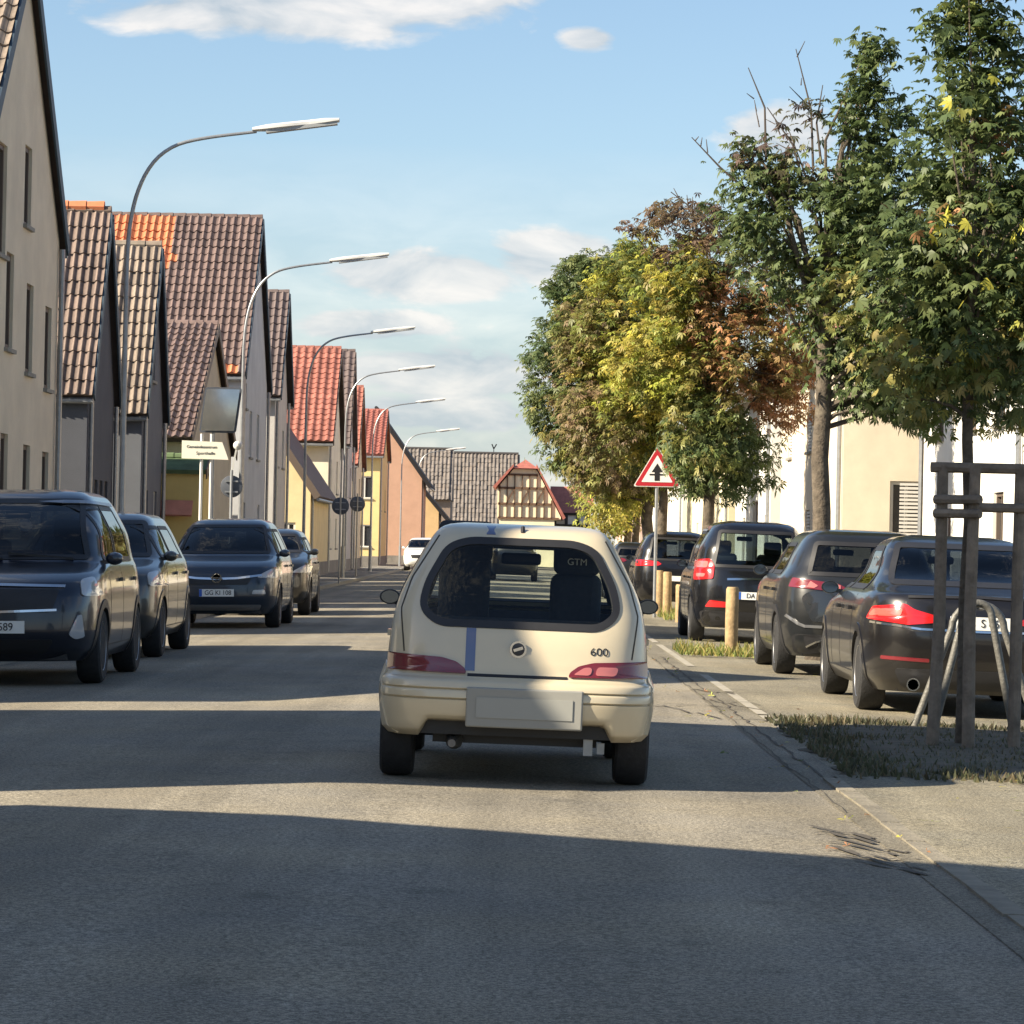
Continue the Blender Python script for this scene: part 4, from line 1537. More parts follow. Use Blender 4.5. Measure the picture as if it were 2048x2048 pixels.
def sedan_S(L, H, Wd, paint_m, **kw):
    h = Wd / 2
    tab = [(.2, h * .9, .14, L - .2), (.32, h * .97, .05, L - .05), (.5, h * .995, .01, L), (.66, h, .0, L - .03), (.8, h * .995, .02, L - .16), (.9, h * .98, .05, L - .6), (.97, h * .955, .08, L - 1.1), (1.02, h * .925, .12, L - 1.4), (1.045, h * .9, .3, L - 1.5), (1.07, h * .87, .55, L - 1.58),
           (1.12, h * .82, .80, L - 1.7), (1.2, h * .76, 1.02, L - 1.86), (H - .14, h * .68, 1.36, L - 2.1), (H - .07, h * .62, 1.58, L - 2.28), (H - .025, h * .53, 1.8, L - 2.5), (H, h * .38, 2.1, L - 2.8)]
    d = dict(L=L, tab=tab, paint=paint_m, wheel_y=(1.02, L - .9), wheel_r=.335, track=h - .13, tyre_w=.23, belt=1.0, seat_x=.38, seat_y=L * .5, mirror_z=H - .22, wing=(L - 1.75, 1.0), door_y=(1.5, L * .5, L - 1.7),
             rear_win=([(-h * .74, 1.095), (h * .74, 1.095), (h * .6, H - .075), (-h * .6, H - .075)], .06),
             front_win=([(-h * .78, 1.04), (h * .78, 1.04), (h * .6, H - .06), (-h * .6, H - .06)], .06),
             side_win=[([(1.3, 1.04), (L * .49, 1.04), (L * .49, H - .11), (1.75, H - .11)], .05), ([(L * .51, 1.04), (L - 1.85, 1.04), (L - 2.3, H - .11), (L * .51, H - .11)], .05)])
    d.update(kw)
    return d


BLACKC = paint('black_paint', (0.006, 0.006, 0.007), 0.0, 0.25)
BROWNC = paint('brown_black_paint', (0.008, 0.007, 0.007), 0.0, 0.28)
GREYC = paint('graphite_paint', (0.014, 0.015, 0.016), 0.1, 0.3)
NAVYC = paint('navy_paint', (0.010, 0.014, 0.026), 0.15, 0.28)
BLUEC = paint('slate_blue_paint', (0.022, 0.034, 0.054), 0.3, 0.3)
WHITEC = paint('white_paint', (0.72, 0.72, 0.70), 0.0, 0.35)
RIGHTG = 'cars parked in the right hand bays'
LEFTG = 'cars parked along the left kerb'

# right: black saloon behind the tree guard
h = .935
tl = [(-.9, .80), (-.60, .765), (-.30, .80), (-.30, .83), (-.55, .895), (-.62, .94), (-.86, .91)]
S = sedan_S(4.9, 1.54, 1.87, BROWNC, patches=[
    ('tail_light', 'rear', tl, .02, REDL, .012), ('tail_light', 'rear', mirror_poly(tl), .02, REDL, .012),
    ('tail_light_lens', 'rear', [(-.885, .83), (-.66, .83), (-.64, .90), (-.85, .89)], .02, mat('bright_lens', (.72, .09, .07), .15, coat=1.0), .016),
    ('tail_light_lens', 'rear', mirror_poly([(-.885, .83), (-.66, .83), (-.64, .90), (-.85, .89)]), .02, MATS['bright_lens'], .016),
    ('reflector', 'rear', [(-.80, .47), (-.42, .46), (-.42, .49), (-.80, .50)], .01, REDD), ('reflector', 'rear', mirror_poly([(-.80, .47), (-.42, .46), (-.42, .49), (-.80, .50)]), .01, REDD),
    ('diffuser', 'rear', [(-.62, .24), (.62, .24), (.7, .40), (-.7, .40)], .05, BLACKP, .01),
], strips=[('chrome_strip', 'rear', [(-.88, .775), (-.5, .735), (0, .73), (.5, .735), (.88, .775)], .018, CHROME, .008), ('boot_gap', 'rear', [(-.62, .96), (-.62, .72), (.62, .72), (.62, .96)], .012, INK, .002),
           ('boot_lip', 'rear', [(-.6, 1.0), (0, 1.015), (.6, 1.0)], .02, BLACKP, .008)])
bmw, sh = make_car('saloon_car', 'black saloon with red tail lights parked behind the wooden tree guard', 3.93, 27.2, 0, S, RIGHTG)
plate(bmw, sh, 'rear', .0, .80, 'B  S 66')
q = sh.pt('rear', 0, .945)
em = MB().lathe([(.045, 0), (.045, -.008), (.02, -.012)], (0, q.y - .002, .945), 'Y', 20).build('badge', CHROME, bmw)
for sx_ in (-.55, .55):
    MB().lathe([(.055, 0), (.055, -.05), (.045, -.05), (.043, 0)], (sx_, .05, .27), 'Y', 18).build('exhaust_tip', CHROME, bmw)

# right: graphite SUV with hexagonal tailgate
tl = [(-.82, .97), (-.25, .93), (-.2, .97), (-.3, 1.02), (-.78, 1.07)]
S = suv_S(4.45, 1.62, 1.84, GREYC, patches=[
    ('tail_light', 'rear', tl, .02, REDD, .012), ('tail_light', 'rear', mirror_poly(tl), .02, REDD, .012),
    ('tail_light_lens', 'rear', [(-.42, .96), (-.28, .955), (-.28, 1.005), (-.42, 1.015)], .01, PINKL, .017), ('tail_light_lens', 'rear', [(-.64, .97), (-.56, .965), (-.52, .99), (-.6, 1.04)], .01, PINKL, .017),
    ('tailgate_panel', 'rear', [(-.70, .86), (-.58, .60), (.58, .60), (.70, .86), (.62, .93), (-.62, .93)], .05, mat('graphite_gloss', (0.02, 0.022, 0.025), .25, coat=1.0), .006),
    ('reflector', 'rear', [(-.42, .515), (.42, .515), (.42, .545), (-.42, .545)], .01, REDL), ('diffuser', 'rear', [(-.74, .25), (.74, .25), (.78, .46), (-.78, .46)], .06, BLACKP, .008),
    ('sticker', 'rear', [(-.42, .66), (-.24, .66), (-.24, .76), (-.42, .76)], .01, PLATEW, .012),
], strips=[('bumper_trim', 'rear', [(-.84, .66), (-.68, .55), (.68, .55), (.84, .66)], .03, ALLOY, .012), ('exhaust_trim', 'rear', [(-.62, .33), (-.5, .40), (-.12, .41), (.12, .41), (.5, .40), (.62, .33)], .018, CHROME, .016)], lip=BLACKP, n=4.4)
suv1, sh = make_car('suv_car', 'graphite SUV with sloping tailgate panel parked ahead of the black saloon', 3.84, 35.2, 0, S, RIGHTG)
for sx_ in (-.42, .42):
    MB().lathe([(.085, 0), (.085, -.05), (.06, -.05), (.055, .0)], (sx_, .04, .335), 'Y', 22).build('exhaust_tip', CHROME, suv1)
q = sh.pt('rear', -.02, .80)
mb = MB()
for k in range(3):
    mb.bar((-.10 + k * .07, q.y - .014, .795), (-.06 + k * .07, q.y - .014, .825), .012, .02)
mb.build('badge', CHROME, suv1)

# right: black SUV with tall bright red lamp
tl = [(-.88, .90), (-.62, .93), (-.60, 1.12), (-.66, 1.22), (-.85, 1.20)]
S = suv_S(4.55, 1.79, 1.84, BLACKC, patches=[
    ('tail_light', 'rear', tl, .03, REDL, .015), ('tail_light', 'rear', mirror_poly(tl), .03, REDL, .015),
    ('tail_light_lens', 'rear', [(-.84, 1.08), (-.70, 1.08), (-.68, 1.18), (-.82, 1.18)], .03, PINKL, .022), ('tail_light_lens', 'rear', [(-.84, .95), (-.74, .95), (-.72, 1.0), (-.84, 1.0)], .02, PINKL, .022),
    ('reflector', 'rear', [(-.72, .52), (-.40, .52), (-.40, .60), (-.66, .62)], .02, REDL, .012), ('diffuser', 'rear', [(-.74, .25), (.74, .25), (.8, .46), (-.8, .46)], .06, BLACKP, .008)],
    strips=[('chrome_strip', 'rear', [(-.42, .93), (0, .95), (.42, .93)], .03, CHROME, .01), ('roof_rail', 'left', [(1.0, 1.63), (2.6, 1.64)], .03, ALLOY, .02)], glass=glassmat('suv_glass', (.45, .52, .52)))
suv2, sh = make_car('suv_car', 'black SUV with tall bright red tail lights parked behind the wooden bollard', 3.55, 47.2, 0, S, RIGHTG)
plate(suv2, sh, 'rear', .0, .70, 'DA T 36')

tl = [(-.86, .96), (-.40, .98), (-.32, 1.02), (-.4, 1.07), (-.84, 1.10)]
S = suv_S(4.3, 1.74, 1.8, BLACKC, patches=[('tail_light', 'rear', tl, .02, REDL, .015), ('tail_light', 'rear', mirror_poly(tl), .02, REDL, .015)])
c4, sh = make_car('suv_car', 'black crossover with slim red tail light parked beneath the warning sign', 3.55, 70.0, 0, S, RIGHTG)
plate(c4, sh, 'rear', .0, .72, '')
S = suv_S(4.2, 1.5, 1.76, GREYC, patches=[('tail_light', 'rear', tl, .02, REDD, .015), ('tail_light', 'rear', mirror_poly(tl), .02, REDD, .015)])
make_car('estate_car', 'dark grey car farthest along the right hand parking bays', 3.3, 84.0, 0, S, RIGHTG)

# left: navy SUV seen from the front
hl = [(-.93, .80), (-.80, .80), (-.77, .94), (-.86, .97)]
S = suv_S(4.35, 1.79, 1.86, NAVYC, patches=[
    ('grille', 'front', [(-.56, .66), (.56, .66), (.62, .86), (-.62, .86)], .04, BLACKP, .008), ('headlight', 'front', hl, .03, WHITEL, .012), ('headlight', 'front', mirror_poly(hl), .03, WHITEL, .012),
    ('lower_grille', 'front', [(-.5, .3), (.5, .3), (.58, .42), (-.58, .42)], .04, BLACKP, .008), ('fog_light', 'front', [(-.82, .44), (-.75, .42), (-.70, .46), (-.77, .63), (-.80, .64)], .02, WHITEL, .012), ('fog_light', 'front', mirror_poly([(-.82, .44), (-.75, .42), (-.70, .46), (-.77, .63), (-.80, .64)]), .02, WHITEL, .012)],
    strips=[('chrome_strip', 'front', [(-.66, .885), (0, .90), (.66, .885)], .022, CHROME, .012), ('chrome_strip', 'front', [(-.6, .68), (0, .66), (.6, .68)], .02, CHROME, .012), ('roof_rail', 'left', [(1.0, 1.64), (2.5, 1.65)], .03, ALLOY, .02), ('roof_rail', 'right', [(1.0, 1.64), (2.5, 1.65)], .03, ALLOY, .02)], lip=BLACKP)
ls1, sh = make_car('suv_car', 'dark navy SUV with white licence plate nearest on the left, facing the camera', -4.60, 28.7, 1, S, LEFTG)
plate(ls1, sh, 'front', -.07, .53, 'B S 589')
q = sh.pt('front', -.52, 1.5)
mb = MB()
mb.lathe([(.01, -.02), (.06, 0), (.06, .04), (.01, .05)], (-.08, q.y - .1, 1.44), 'Y', 14)
mb.build('windscreen_sensor', PLATEW, ls1, smooth=True)
for sg in (-.3, .35):
    MB().bar((sg - .3, sh.pt('front', sg - .3, 1.13).y + .02, 1.13), (sg + .3, sh.pt('front', sg + .3, 1.17).y + .03, 1.18), .02, .02).build('wiper', BLACKP, ls1)

S = suv_S(4.5, 1.64, 1.82, paint('pewter_paint', (.06, .058, .055), .6, .28), patches=[('grille', 'front', [(-.5, .62), (.5, .62), (.6, .82), (-.6, .82)], .04, BLACKP, .008), ('headlight', 'front', hl, .03, WHITEL, .012), ('headlight', 'front', mirror_poly(hl), .03, WHITEL, .012)])
make_car('suv_car', 'pewter SUV mostly hidden behind the navy SUV with plate', -4.78, 35.6, 1, S, LEFTG)

hl = [(-.87, .76), (-.60, .765), (-.62, .80), (-.80, .90), (-.88, .89)]
S = suv_S(4.4, 1.67, 1.8, BLUEC, patches=[
    ('grille', 'front', [(-.46, .66), (.46, .66), (.52, .76), (-.52, .76)], .03, BLACKP, .008), ('headlight', 'front', hl, .03, WHITEL, .012), ('headlight', 'front', mirror_poly(hl), .03, WHITEL, .012),
    ('lower_grille', 'front', [(-.62, .28), (.62, .28), (.66, .36), (-.66, .36)], .03, ALLOY, .008), ('fog_light', 'front', [(-.72, .52), (-.52, .52), (-.54, .58), (-.7, .59)], .02, WHITEL, .012), ('fog_light', 'front', mirror_poly([(-.72, .52), (-.52, .52), (-.54, .58), (-.7, .59)]), .02, WHITEL, .012)],
    strips=[('chrome_strip', 'front', [(-.66, .80), (-.3, .755), (0, .745), (.3, .755), (.66, .80)], .03, CHROME, .016)])
opel, sh = make_car('mpv_car', 'slate blue people carrier with chrome grille bar facing the camera on the left', -4.38, 48.6, 1, S, LEFTG)
plate(opel, sh, 'front', .0, .54, 'GG KI 108')
q = sh.pt('front', 0, .76)
mb = MB()
mb.lathe([(.075, .0), (.075, .02), (.058, .02), (.056, .0)], (0, q.y + .014, .76), 'Y', 24)
mb.bar((-.09, q.y + .03, .745), (.02, q.y + .03, .77), .015, .018)
mb.bar((-.02, q.y + .03, .75), (.09, q.y + .03, .775), .015, .018)
mb.build('badge', CHROME, opel)
S = suv_S(4.2, 1.56, 1.76, GREYC, patches=[('grille', 'front', [(-.46, .62), (.46, .62), (.52, .78), (-.52, .78)], .03, BLACKP, .008), ('headlight', 'front', hl, .03, WHITEL, .012), ('headlight', 'front', mirror_poly(hl), .03, WHITEL, .012)])
make_car('estate_car', 'dark grey car directly behind the slate blue people carrier', -4.45, 57.5, 1, S, LEFTG)
S = suv_S(4.3, 1.62, 1.78, WHITEC, patches=[('grille', 'front', [(-.46, .62), (.46, .62), (.52, .78), (-.52, .78)], .03, BLACKP, .008), ('headlight', 'front', hl, .03, WHITEL, .012), ('headlight', 'front', mirror_poly(hl), .03, WHITEL, .012)])
make_car('estate_car', 'small white car far down the street beside the cream hatchback roof', -4.35, 158, 1, S)
S = suv_S(4.3, 1.5, 1.76, GREYC)
make_car('estate_car', 'distant dark car in the lane seen through the hatchback rear window', 0.1, 118, 0, S)


# ------------------------------------------------------------------ street lamps
def lamp_meshes():
    pole = MB()
    pole.tube([(0, 0, -.1), (0, 0, 1.1)], [.075, .075], 12)
    K = [(0, 1.1), (0, 3.0), (0, 5.2), (.02, 5.7), (.08, 6.12), (.2, 6.5), (.42, 6.84), (.72, 7.04), (1.06, 7.13), (1.86, 7.25)]
    tt = np.r_[0, np.cumsum([math.dist(K[i], K[i + 1]) for i in range(len(K) - 1)])]
    fx_, fz_ = pchip(tt, [k[0] for k in K]), pchip(tt, [k[1] for k in K])
    q = np.r_[0, 2, np.linspace(4.0, tt[-1], 30)]
    pole.tube([(float(fx_(t)), 0, float(fz_(t))) for t in q], list(np.interp(q, [0, tt[-1]], [.05, .022])), 10)
    hd = MB()
    a, b = Vector((1.80, 0, 7.235)), Vector((3.07, 0, 7.40))
    secs = []
    n = 7
    for i in range(n):
        t = i / (n - 1)
        c = a + (b - a) * t
        w = .07 + .05 * math.sin(math.pi * min(1, t * 1.5)) if t < .7 else .10
        hgt = .035 + (.06 if .05 < t < .99 else .02)
        secs.append((c, w, hgt))
    vs, fs = [], []
    for c, w, hgt in secs:
        for k in range(8):
            an = 2 * math.pi * k / 8 + .39
            vs.append((c.x, c.y + w * math.cos(an), c.z + .045 + hgt * .55 * math.sin(an)))
    for i in range(n - 1):
        for k in range(8):
            k2 = (k + 1) % 8
            fs.append((i * 8 + k, i * 8 + k2, (i + 1) * 8 + k2, (i + 1) * 8 + k))
    fs += [tuple(range(8)), tuple((n - 1) * 8 + k for k in range(8))]
    hd.add(vs, fs)
    df = MB()
    df.bar(a + Vector((.2, 0, .015)), b + Vector((-.03, 0, -.0)), .15, .05)
    return pole.mesh('pole', GALV, True), hd.mesh('lamp_head', LAMPW, True, .8), df.mesh('diffuser', LAMPD)


LM = lamp_meshes()
names = ['nearest and tallest street lamp, its long arm crossing the sky above the tiled roofs', 'street lamp rising beside the traffic mirror, second along the kerb', 'street lamp standing in front of the bright red roof',
         'street lamp with its arm just right of the dark slate brown roof', 'street lamp in front of the small faded red roof', 'small far street lamp in front of the salmon house', 'farthest tiny street lamp above the brown barns']
for i, (lx, ly) in enumerate([(-5.72, 47.6), (-5.82, 69.6), (-5.95, 93.0), (-5.85, 113.0), (-6.0, 138.5), (-5.95, 174.0), (-6.1, 208)]):
    o = empty('street_lamp', (lx, ly, gz(-5.4) + .1), (0, 0, 0), names[i], 'street lamp', 'street lamps along the left pavement')
    for nm, me in zip(('pole', 'lamp_head', 'diffuser'), LM):
        link(bpy.data.objects.new(nm, me), o)


# ------------------------------------------------------------------ signs and street furniture
def tri_sign():
    Y = 63.5
    x = 2.82
    s = empty('warning_sign', (x, Y, gz(x)), label='red bordered triangular warning sign with black crossroads arrow on a steel post', cat='road sign')
    MB().tube([(0, .04, -.1), (0, .04, 3.2)], .033, 10).build('post', GALV, s)
    zc, side = 2.82, .875
    hh = side * math.sqrt(3) / 2

    def tri(k, y0, y1, m, nm, rad=.05):
        P = [(-side / 2 * k, -hh / 3 * k), (side / 2 * k, -hh / 3 * k), (0, hh * 2 / 3 * k)]
        q = rpoly(P, rad * k)
        n = len(q)
        mb = MB().add([(a, y0, zc + z) for a, z in q] + [(a, y1, zc + z) for a, z in q], [tuple(range(n)), tuple(reversed(range(n, 2 * n)))] + [(i, n + i, n + (i + 1) % n, (i + 1) % n) for i in range(n)])
        return mb.build(nm, m, s)

    tri(1.06, -.004, .012, SIGNW, 'sign_edge')
    tri(1.0, -.009, -.0045, SIGNR, 'sign_border')
    tri(.70, -.014, -.0095, SIGNW, 'sign_face', .03)
    mb = MB()
    pts = [(-.05, -.15), (.05, -.15), (.05, .02), (.11, .02), (0, .19), (-.11, .02), (-.05, .02)]
    n = len(pts)
    mb.add([(a, -.019, zc + z) for a, z in pts] + [(a, -.0145, zc + z) for a, z in pts], [tuple(range(n)), tuple(reversed(range(n, 2 * n)))] + [(i, n + i, n + (i + 1) % n, (i + 1) % n) for i in range(n)])
    mb.box((-.10, -.0165, zc - .03), (.10, .004, .03))
    mb.box((.10, -.0165, zc - .03), (.10, .004, .03))
    mb.build('sign_symbol', INK, s)


tri_sign()
# traffic mirror and direction sign on two posts, left pavement
Y = 60.0
p0 = at(440, 820, Y)
gx = gz(-5.4) + .11
tm = empty('traffic_mirror', (p0.x, Y, gx), label='rounded rectangular traffic mirror on a post above the direction sign', cat='traffic mirror')
zc = p0.z - gx
for q in (-.12,):
    MB().tube([(q, .1, 0), (q, .1, zc)], .035, 8).build('post', GALV, tm)


def plate_shape(mb, poly, y0, y1):
    n = len(poly)
    return mb.add([(a, y0, z) for a, z in poly] + [(a, y1, z) for a, z in poly], [tuple(range(n)), tuple(reversed(range(n, 2 * n)))] + [(i, n + i, n + (i + 1) % n, (i + 1) % n) for i in range(n)])


pl = rpoly([(-.38, zc - .42), (.30, zc - .42), (.40, zc + .42), (-.28, zc + .42)], .06)
plate_shape(MB(), pl, .0, .06).build('mirror_frame', SIGNB, tm)
pl2 = inset(pl, .035)
mb = MB()                                              # gently domed mirror face
c = np.mean(np.array(pl2), axis=0)
n = len(pl2)
vs, fs = [], []
ks = (1, .75, .5, .25)
for k in ks:
    vs += [(c[0] + (a - c[0]) * k, -.07 + .16 * (((a - c[0]) * k)**2 + ((z - c[1]) * k)**2), c[1] + (z - c[1]) * k) for a, z in pl2]
vs.append((c[0], -.07, c[1]))
for i in range(3):
    for j in range(n):
        fs.append((i * n + j, i * n + (j + 1) % n, (i + 1) * n + (j + 1) % n, (i + 1) * n + j))
fs += [(3 * n + j, 3 * n + (j + 1) % n, len(vs) - 1) for j in range(n)]
mb.add(vs, fs).build('mirror_glass', mat('mirror_acrylic', (.5, .5, .47), .22, metal=.9, var=.1), tm, smooth=True, angle=3.0)
p1 = at(405, 900, 59.6)
ds = empty('direction_sign', (p1.x, 59.6, gx), label='cream arrow shaped direction sign with two lines of dark lettering', cat='direction sign')
zc = p1.z - gx
for q in (-.02, .16):
    MB().tube([(q, .05, 0), (q, .05, zc + .3)], .03, 8).build('post', FRAMEW, ds)
plate_shape(MB(), [(-.38, zc - .16), (.48, zc - .17), (.36, zc + .15), (-.38, zc + .17)], -.01, .01).build('sign_board', SIGNY, ds)
lettering('Gemeindezentrum', .078, INK, (-.01, -.012, zc + .055), (math.pi / 2, 0, 0), ds, sx=.95)
lettering('Sporthalle', .078, INK, (.06, -.012, zc - .06), (math.pi / 2, 0, 0), ds, sx=1.1)


def round_sign(px, py, Y, r, label):
    p = at(px, py, Y)
    o = empty('round_sign', (p.x, Y, gx), label=label, cat='road sign')
    zc = p.z - gx
    MB().tube([(0, -.03, 0), (0, -.03, zc + r + .1)], .03, 8).build('post', GALV, o)
    MB().lathe([(r - .01, 0), (r, .004), (r, .014), (r - .01, .018)], (0, 0, zc), 'Y', 28).build('sign_back', SIGNB, o, smooth=True)
    for z in (-.1, .1):
        MB().box((0, -.02, zc + z), (r * 1.2, .02, .03)).build('bracket', GALV, o)
    return o, zc


rs, zc = round_sign(463, 973, 61.5, .21, 'dark back of a round road sign on a post left of the people carrier roof')
mb = MB()
mb.lathe([(.02, -.1), (.08, -.06), (.09, .05), (.04, .1)], (.1, 0, zc + .78), 'Y', 12)
mb.bar((0, -.03, zc + .25), (.08, -.02, zc + .72), .03, .03)
mb.build('lamp', FRAMEW, rs, smooth=True)
round_sign(681, 1012, 97, .26, 'dark back of a round road sign farther along beside the red roofed house')
round_sign(715, 1008, 118, .28, 'small dark back of a round road sign next to the fourth street lamp')

# wooden bollards
def bollard(px, py_top, Y, h_, r, label):
    x = at(px, 1200, Y).x
    o = empty('wooden_bollard', (x, Y, gz(x)), label=label, cat='bollard', group='wooden bollards along the bays')
    rr = random.Random(int(px))
    mb = MB()
    mb.tube([(0, 0, -.1), (rr.uniform(-.01, .01), 0, h_ * .5), (0, 0, h_ - .03), (0, 0, h_)], [r, r * 1.02, r, r * .82], 14)
    mb.build('post', BOLLW, o, smooth=True)
    return o


bollard(1465, 1165, 41.5, .88, .082, 'nearest sunlit round wooden bollard beside the parked SUVs')
bollard(1334, 1145, 64, .9, .085, 'wooden bollard below the black crossover, second from the camera')
bollard(1318, 1145, 67.5, .9, .085, 'farthest wooden bollard just left of the second one')
bollard(1360, 1165, 60.0, .7, .085, 'short wooden bollard right of the second one')

# tree guard: three timber posts with rails
GY = 22.2
gd = empty('tree_guard', (3.16, GY, gz(3.16)), label='three legged wooden tree guard with rails round the nearest trunk', cat='tree guard')
L_, C_, R_ = (-.235, 0, 0), (-.035, -.16, 0), (.30, .02, 0)
for q in (L_, C_, R_):
    rr = random.Random(int(q[0] * 1000) + 7)
    mb = MB()
    mb.tube([(q[0] - (.03 if q is L_ else 0), q[1], -.1), (q[0] + rr.uniform(-.01, .01), q[1], .9), (q[0] + .012, q[1], 1.97)], [.045, .042, .038], 10)
    mb.build('post', WOODP, gd, smooth=True)


def rail(a, b, z, ext=.05, r=.032):
    a, b = Vector((*a[:2], z)), Vector((*b[:2], z))
    d = (b - a).normalized()
    MB().tube([a - d * ext, b + d * ext], r, 8).build('rail', WOODP, gd, smooth=True)


rail(L_, R_, 1.955, .07, .036)
rail((L_[0], L_[1] - .05), (C_[0], C_[1] - .05), 1.735)
rail((L_[0], L_[1] - .05), (C_[0], C_[1] - .05), 1.64)
rail((C_[0], C_[1] + .05), (R_[0], R_[1] - .05), 1.685)


# steel hoops
def hoop(px0, px1, top_px, top_py, Y, flat, label):
    zb_ = gz(3.2)
    x0, x1 = at(px0, 1400, Y).x, at(px1, 1400, Y).x
    t = at(top_px, top_py, Y)
    o = empty('bicycle_hoop', ((x0 + x1) / 2, Y, zb_), label=label, cat='bike stand', group='bent steel hoops in the tree bed')
    hw = (x1 - x0) / 2
    tx = t.x - (x0 + x1) / 2
    H_ = t.z - zb_
    pts = [(-hw, 0, -.08), (-hw * .99, 0, .02)]
    for k in range(13):
        a = math.pi * (1 - k / 12)
        rr_ = flat
        pts.append((tx + rr_ * math.cos(a), 0, H_ - rr_ * .95 + rr_ * .95 * math.sin(a)))
    pts += [(hw * .99, 0, .02), (hw, 0, -.08)]
    MB().tube(pts, .028, 12).build('hoop', mat('hoop_steel', (.14, .135, .12), .55, metal=.3, var=.3, vscale=20, bump=.3), o, smooth=True)


hoop(1866, 2030, 1956, 1206, 24.2, .105, 'nearer A shaped steel hoop in front of the saloon plate')
hoop(1826, 2078, 1957, 1208, 24.8, .20, 'wider bent steel hoop just behind the nearer hoop')

# ------------------------------------------------------------------ vegetation
def colour_mesh(name, V, Fq, C, m, parent=None, **tags):
    """V (n,3), Fq (k,4) quads, C (k,3) face colours"""
    me = bpy.data.meshes.new(name)
    me.vertices.add(len(V))
    me.vertices.foreach_set('co', V.astype(np.float32).ravel())
    k = len(Fq)
    me.loops.add(k * 4)
    me.loops.foreach_set('vertex_index', Fq.astype(np.int32).ravel())
    me.polygons.add(k)
    me.polygons.foreach_set('loop_start', np.arange(0, k * 4, 4, dtype=np.int32))
    at_ = me.attributes.new('leaf_colour', 'FLOAT_COLOR', 'FACE')
    at_.data.foreach_set('color', np.c_[C, np.ones(k)].astype(np.float32).ravel())
    me.materials.append(m)
    me.update(calc_edges=True)
    o = bpy.data.objects.new(name, me)
    link(o, parent)
    return tag(o, **tags)


def leaf_arrays(rng, P, size, cols, droop=0.5, nl=5, face=None):
    """palmate leaves (nl folded leaflets) at points P"""
    n = len(P)
    out = rng.normal(size=(n, 3))
    out[:, 2] = out[:, 2] * .5 - droop
    out /= np.linalg.norm(out, axis=1)[:, None]
    up = rng.normal(size=(n, 3)) * .55 + np.array([0, 0, 1.0])
    if face is not None:
        up = rng.normal(size=(n, 3)) * .42 + np.array([0, 0, .65]) + face * .8
    side = np.cross(out, up)
    side /= np.linalg.norm(side, axis=1)[:, None] + 1e-9
    s = size * rng.uniform(.65, 1.25, n)
    ang = np.linspace(-1.25, 1.25, nl)
    nrm = np.cross(side, out)
    Vs = []
    for a in ang:
        d = out * math.cos(a) + side * math.sin(a)
        w = np.cross(nrm, d)
        l = (s * (1 - .22 * abs(a)))[:, None]
        dr = np.array([0, 0, -1.0])
        base = P
        mid = P + d * l * .58
        tip = P + d * l + dr * l * .22
        Vs += [base, mid + w * l * .165, tip, mid - w * l * .165 + nrm * l * .05]
    V = np.stack(Vs, 1)                                  # n, 4nl, 3
    q = np.arange(n * nl * 4).reshape(n * nl, 4)
    C = np.repeat(cols, nl, axis=0)
    return V.reshape(-1, 3), q, C


PAL = {
    'green': [(.095, .138, .052), (.130, .175, .065), (.066, .10, .04), (.165, .20, .075)],
    'bluegreen': [(.115, .165, .07), (.145, .19, .078), (.085, .13, .058), (.20, .22, .08)],
    'yellow': [(.54, .48, .08), (.44, .45, .07), (.35, .40, .07), (.56, .44, .11)],
    'olive': [(.24, .28, .075), (.30, .28, .08), (.17, .22, .06), (.32, .26, .085)],
    'rust': [(.46, .23, .12), (.38, .19, .10), (.52, .30, .14), (.30, .17, .09), (.20, .20, .07)],
    'brown': [(.24, .17, .10), (.29, .20, .12), (.19, .14, .09), (.19, .165, .07)],
    'purple': [(.13, .085, .07), (.17, .11, .085), (.10, .07, .06)],
    'scrub': [(.10, .105, .055), (.13, .12, .065), (.075, .08, .045), (.15, .12, .07)],
}


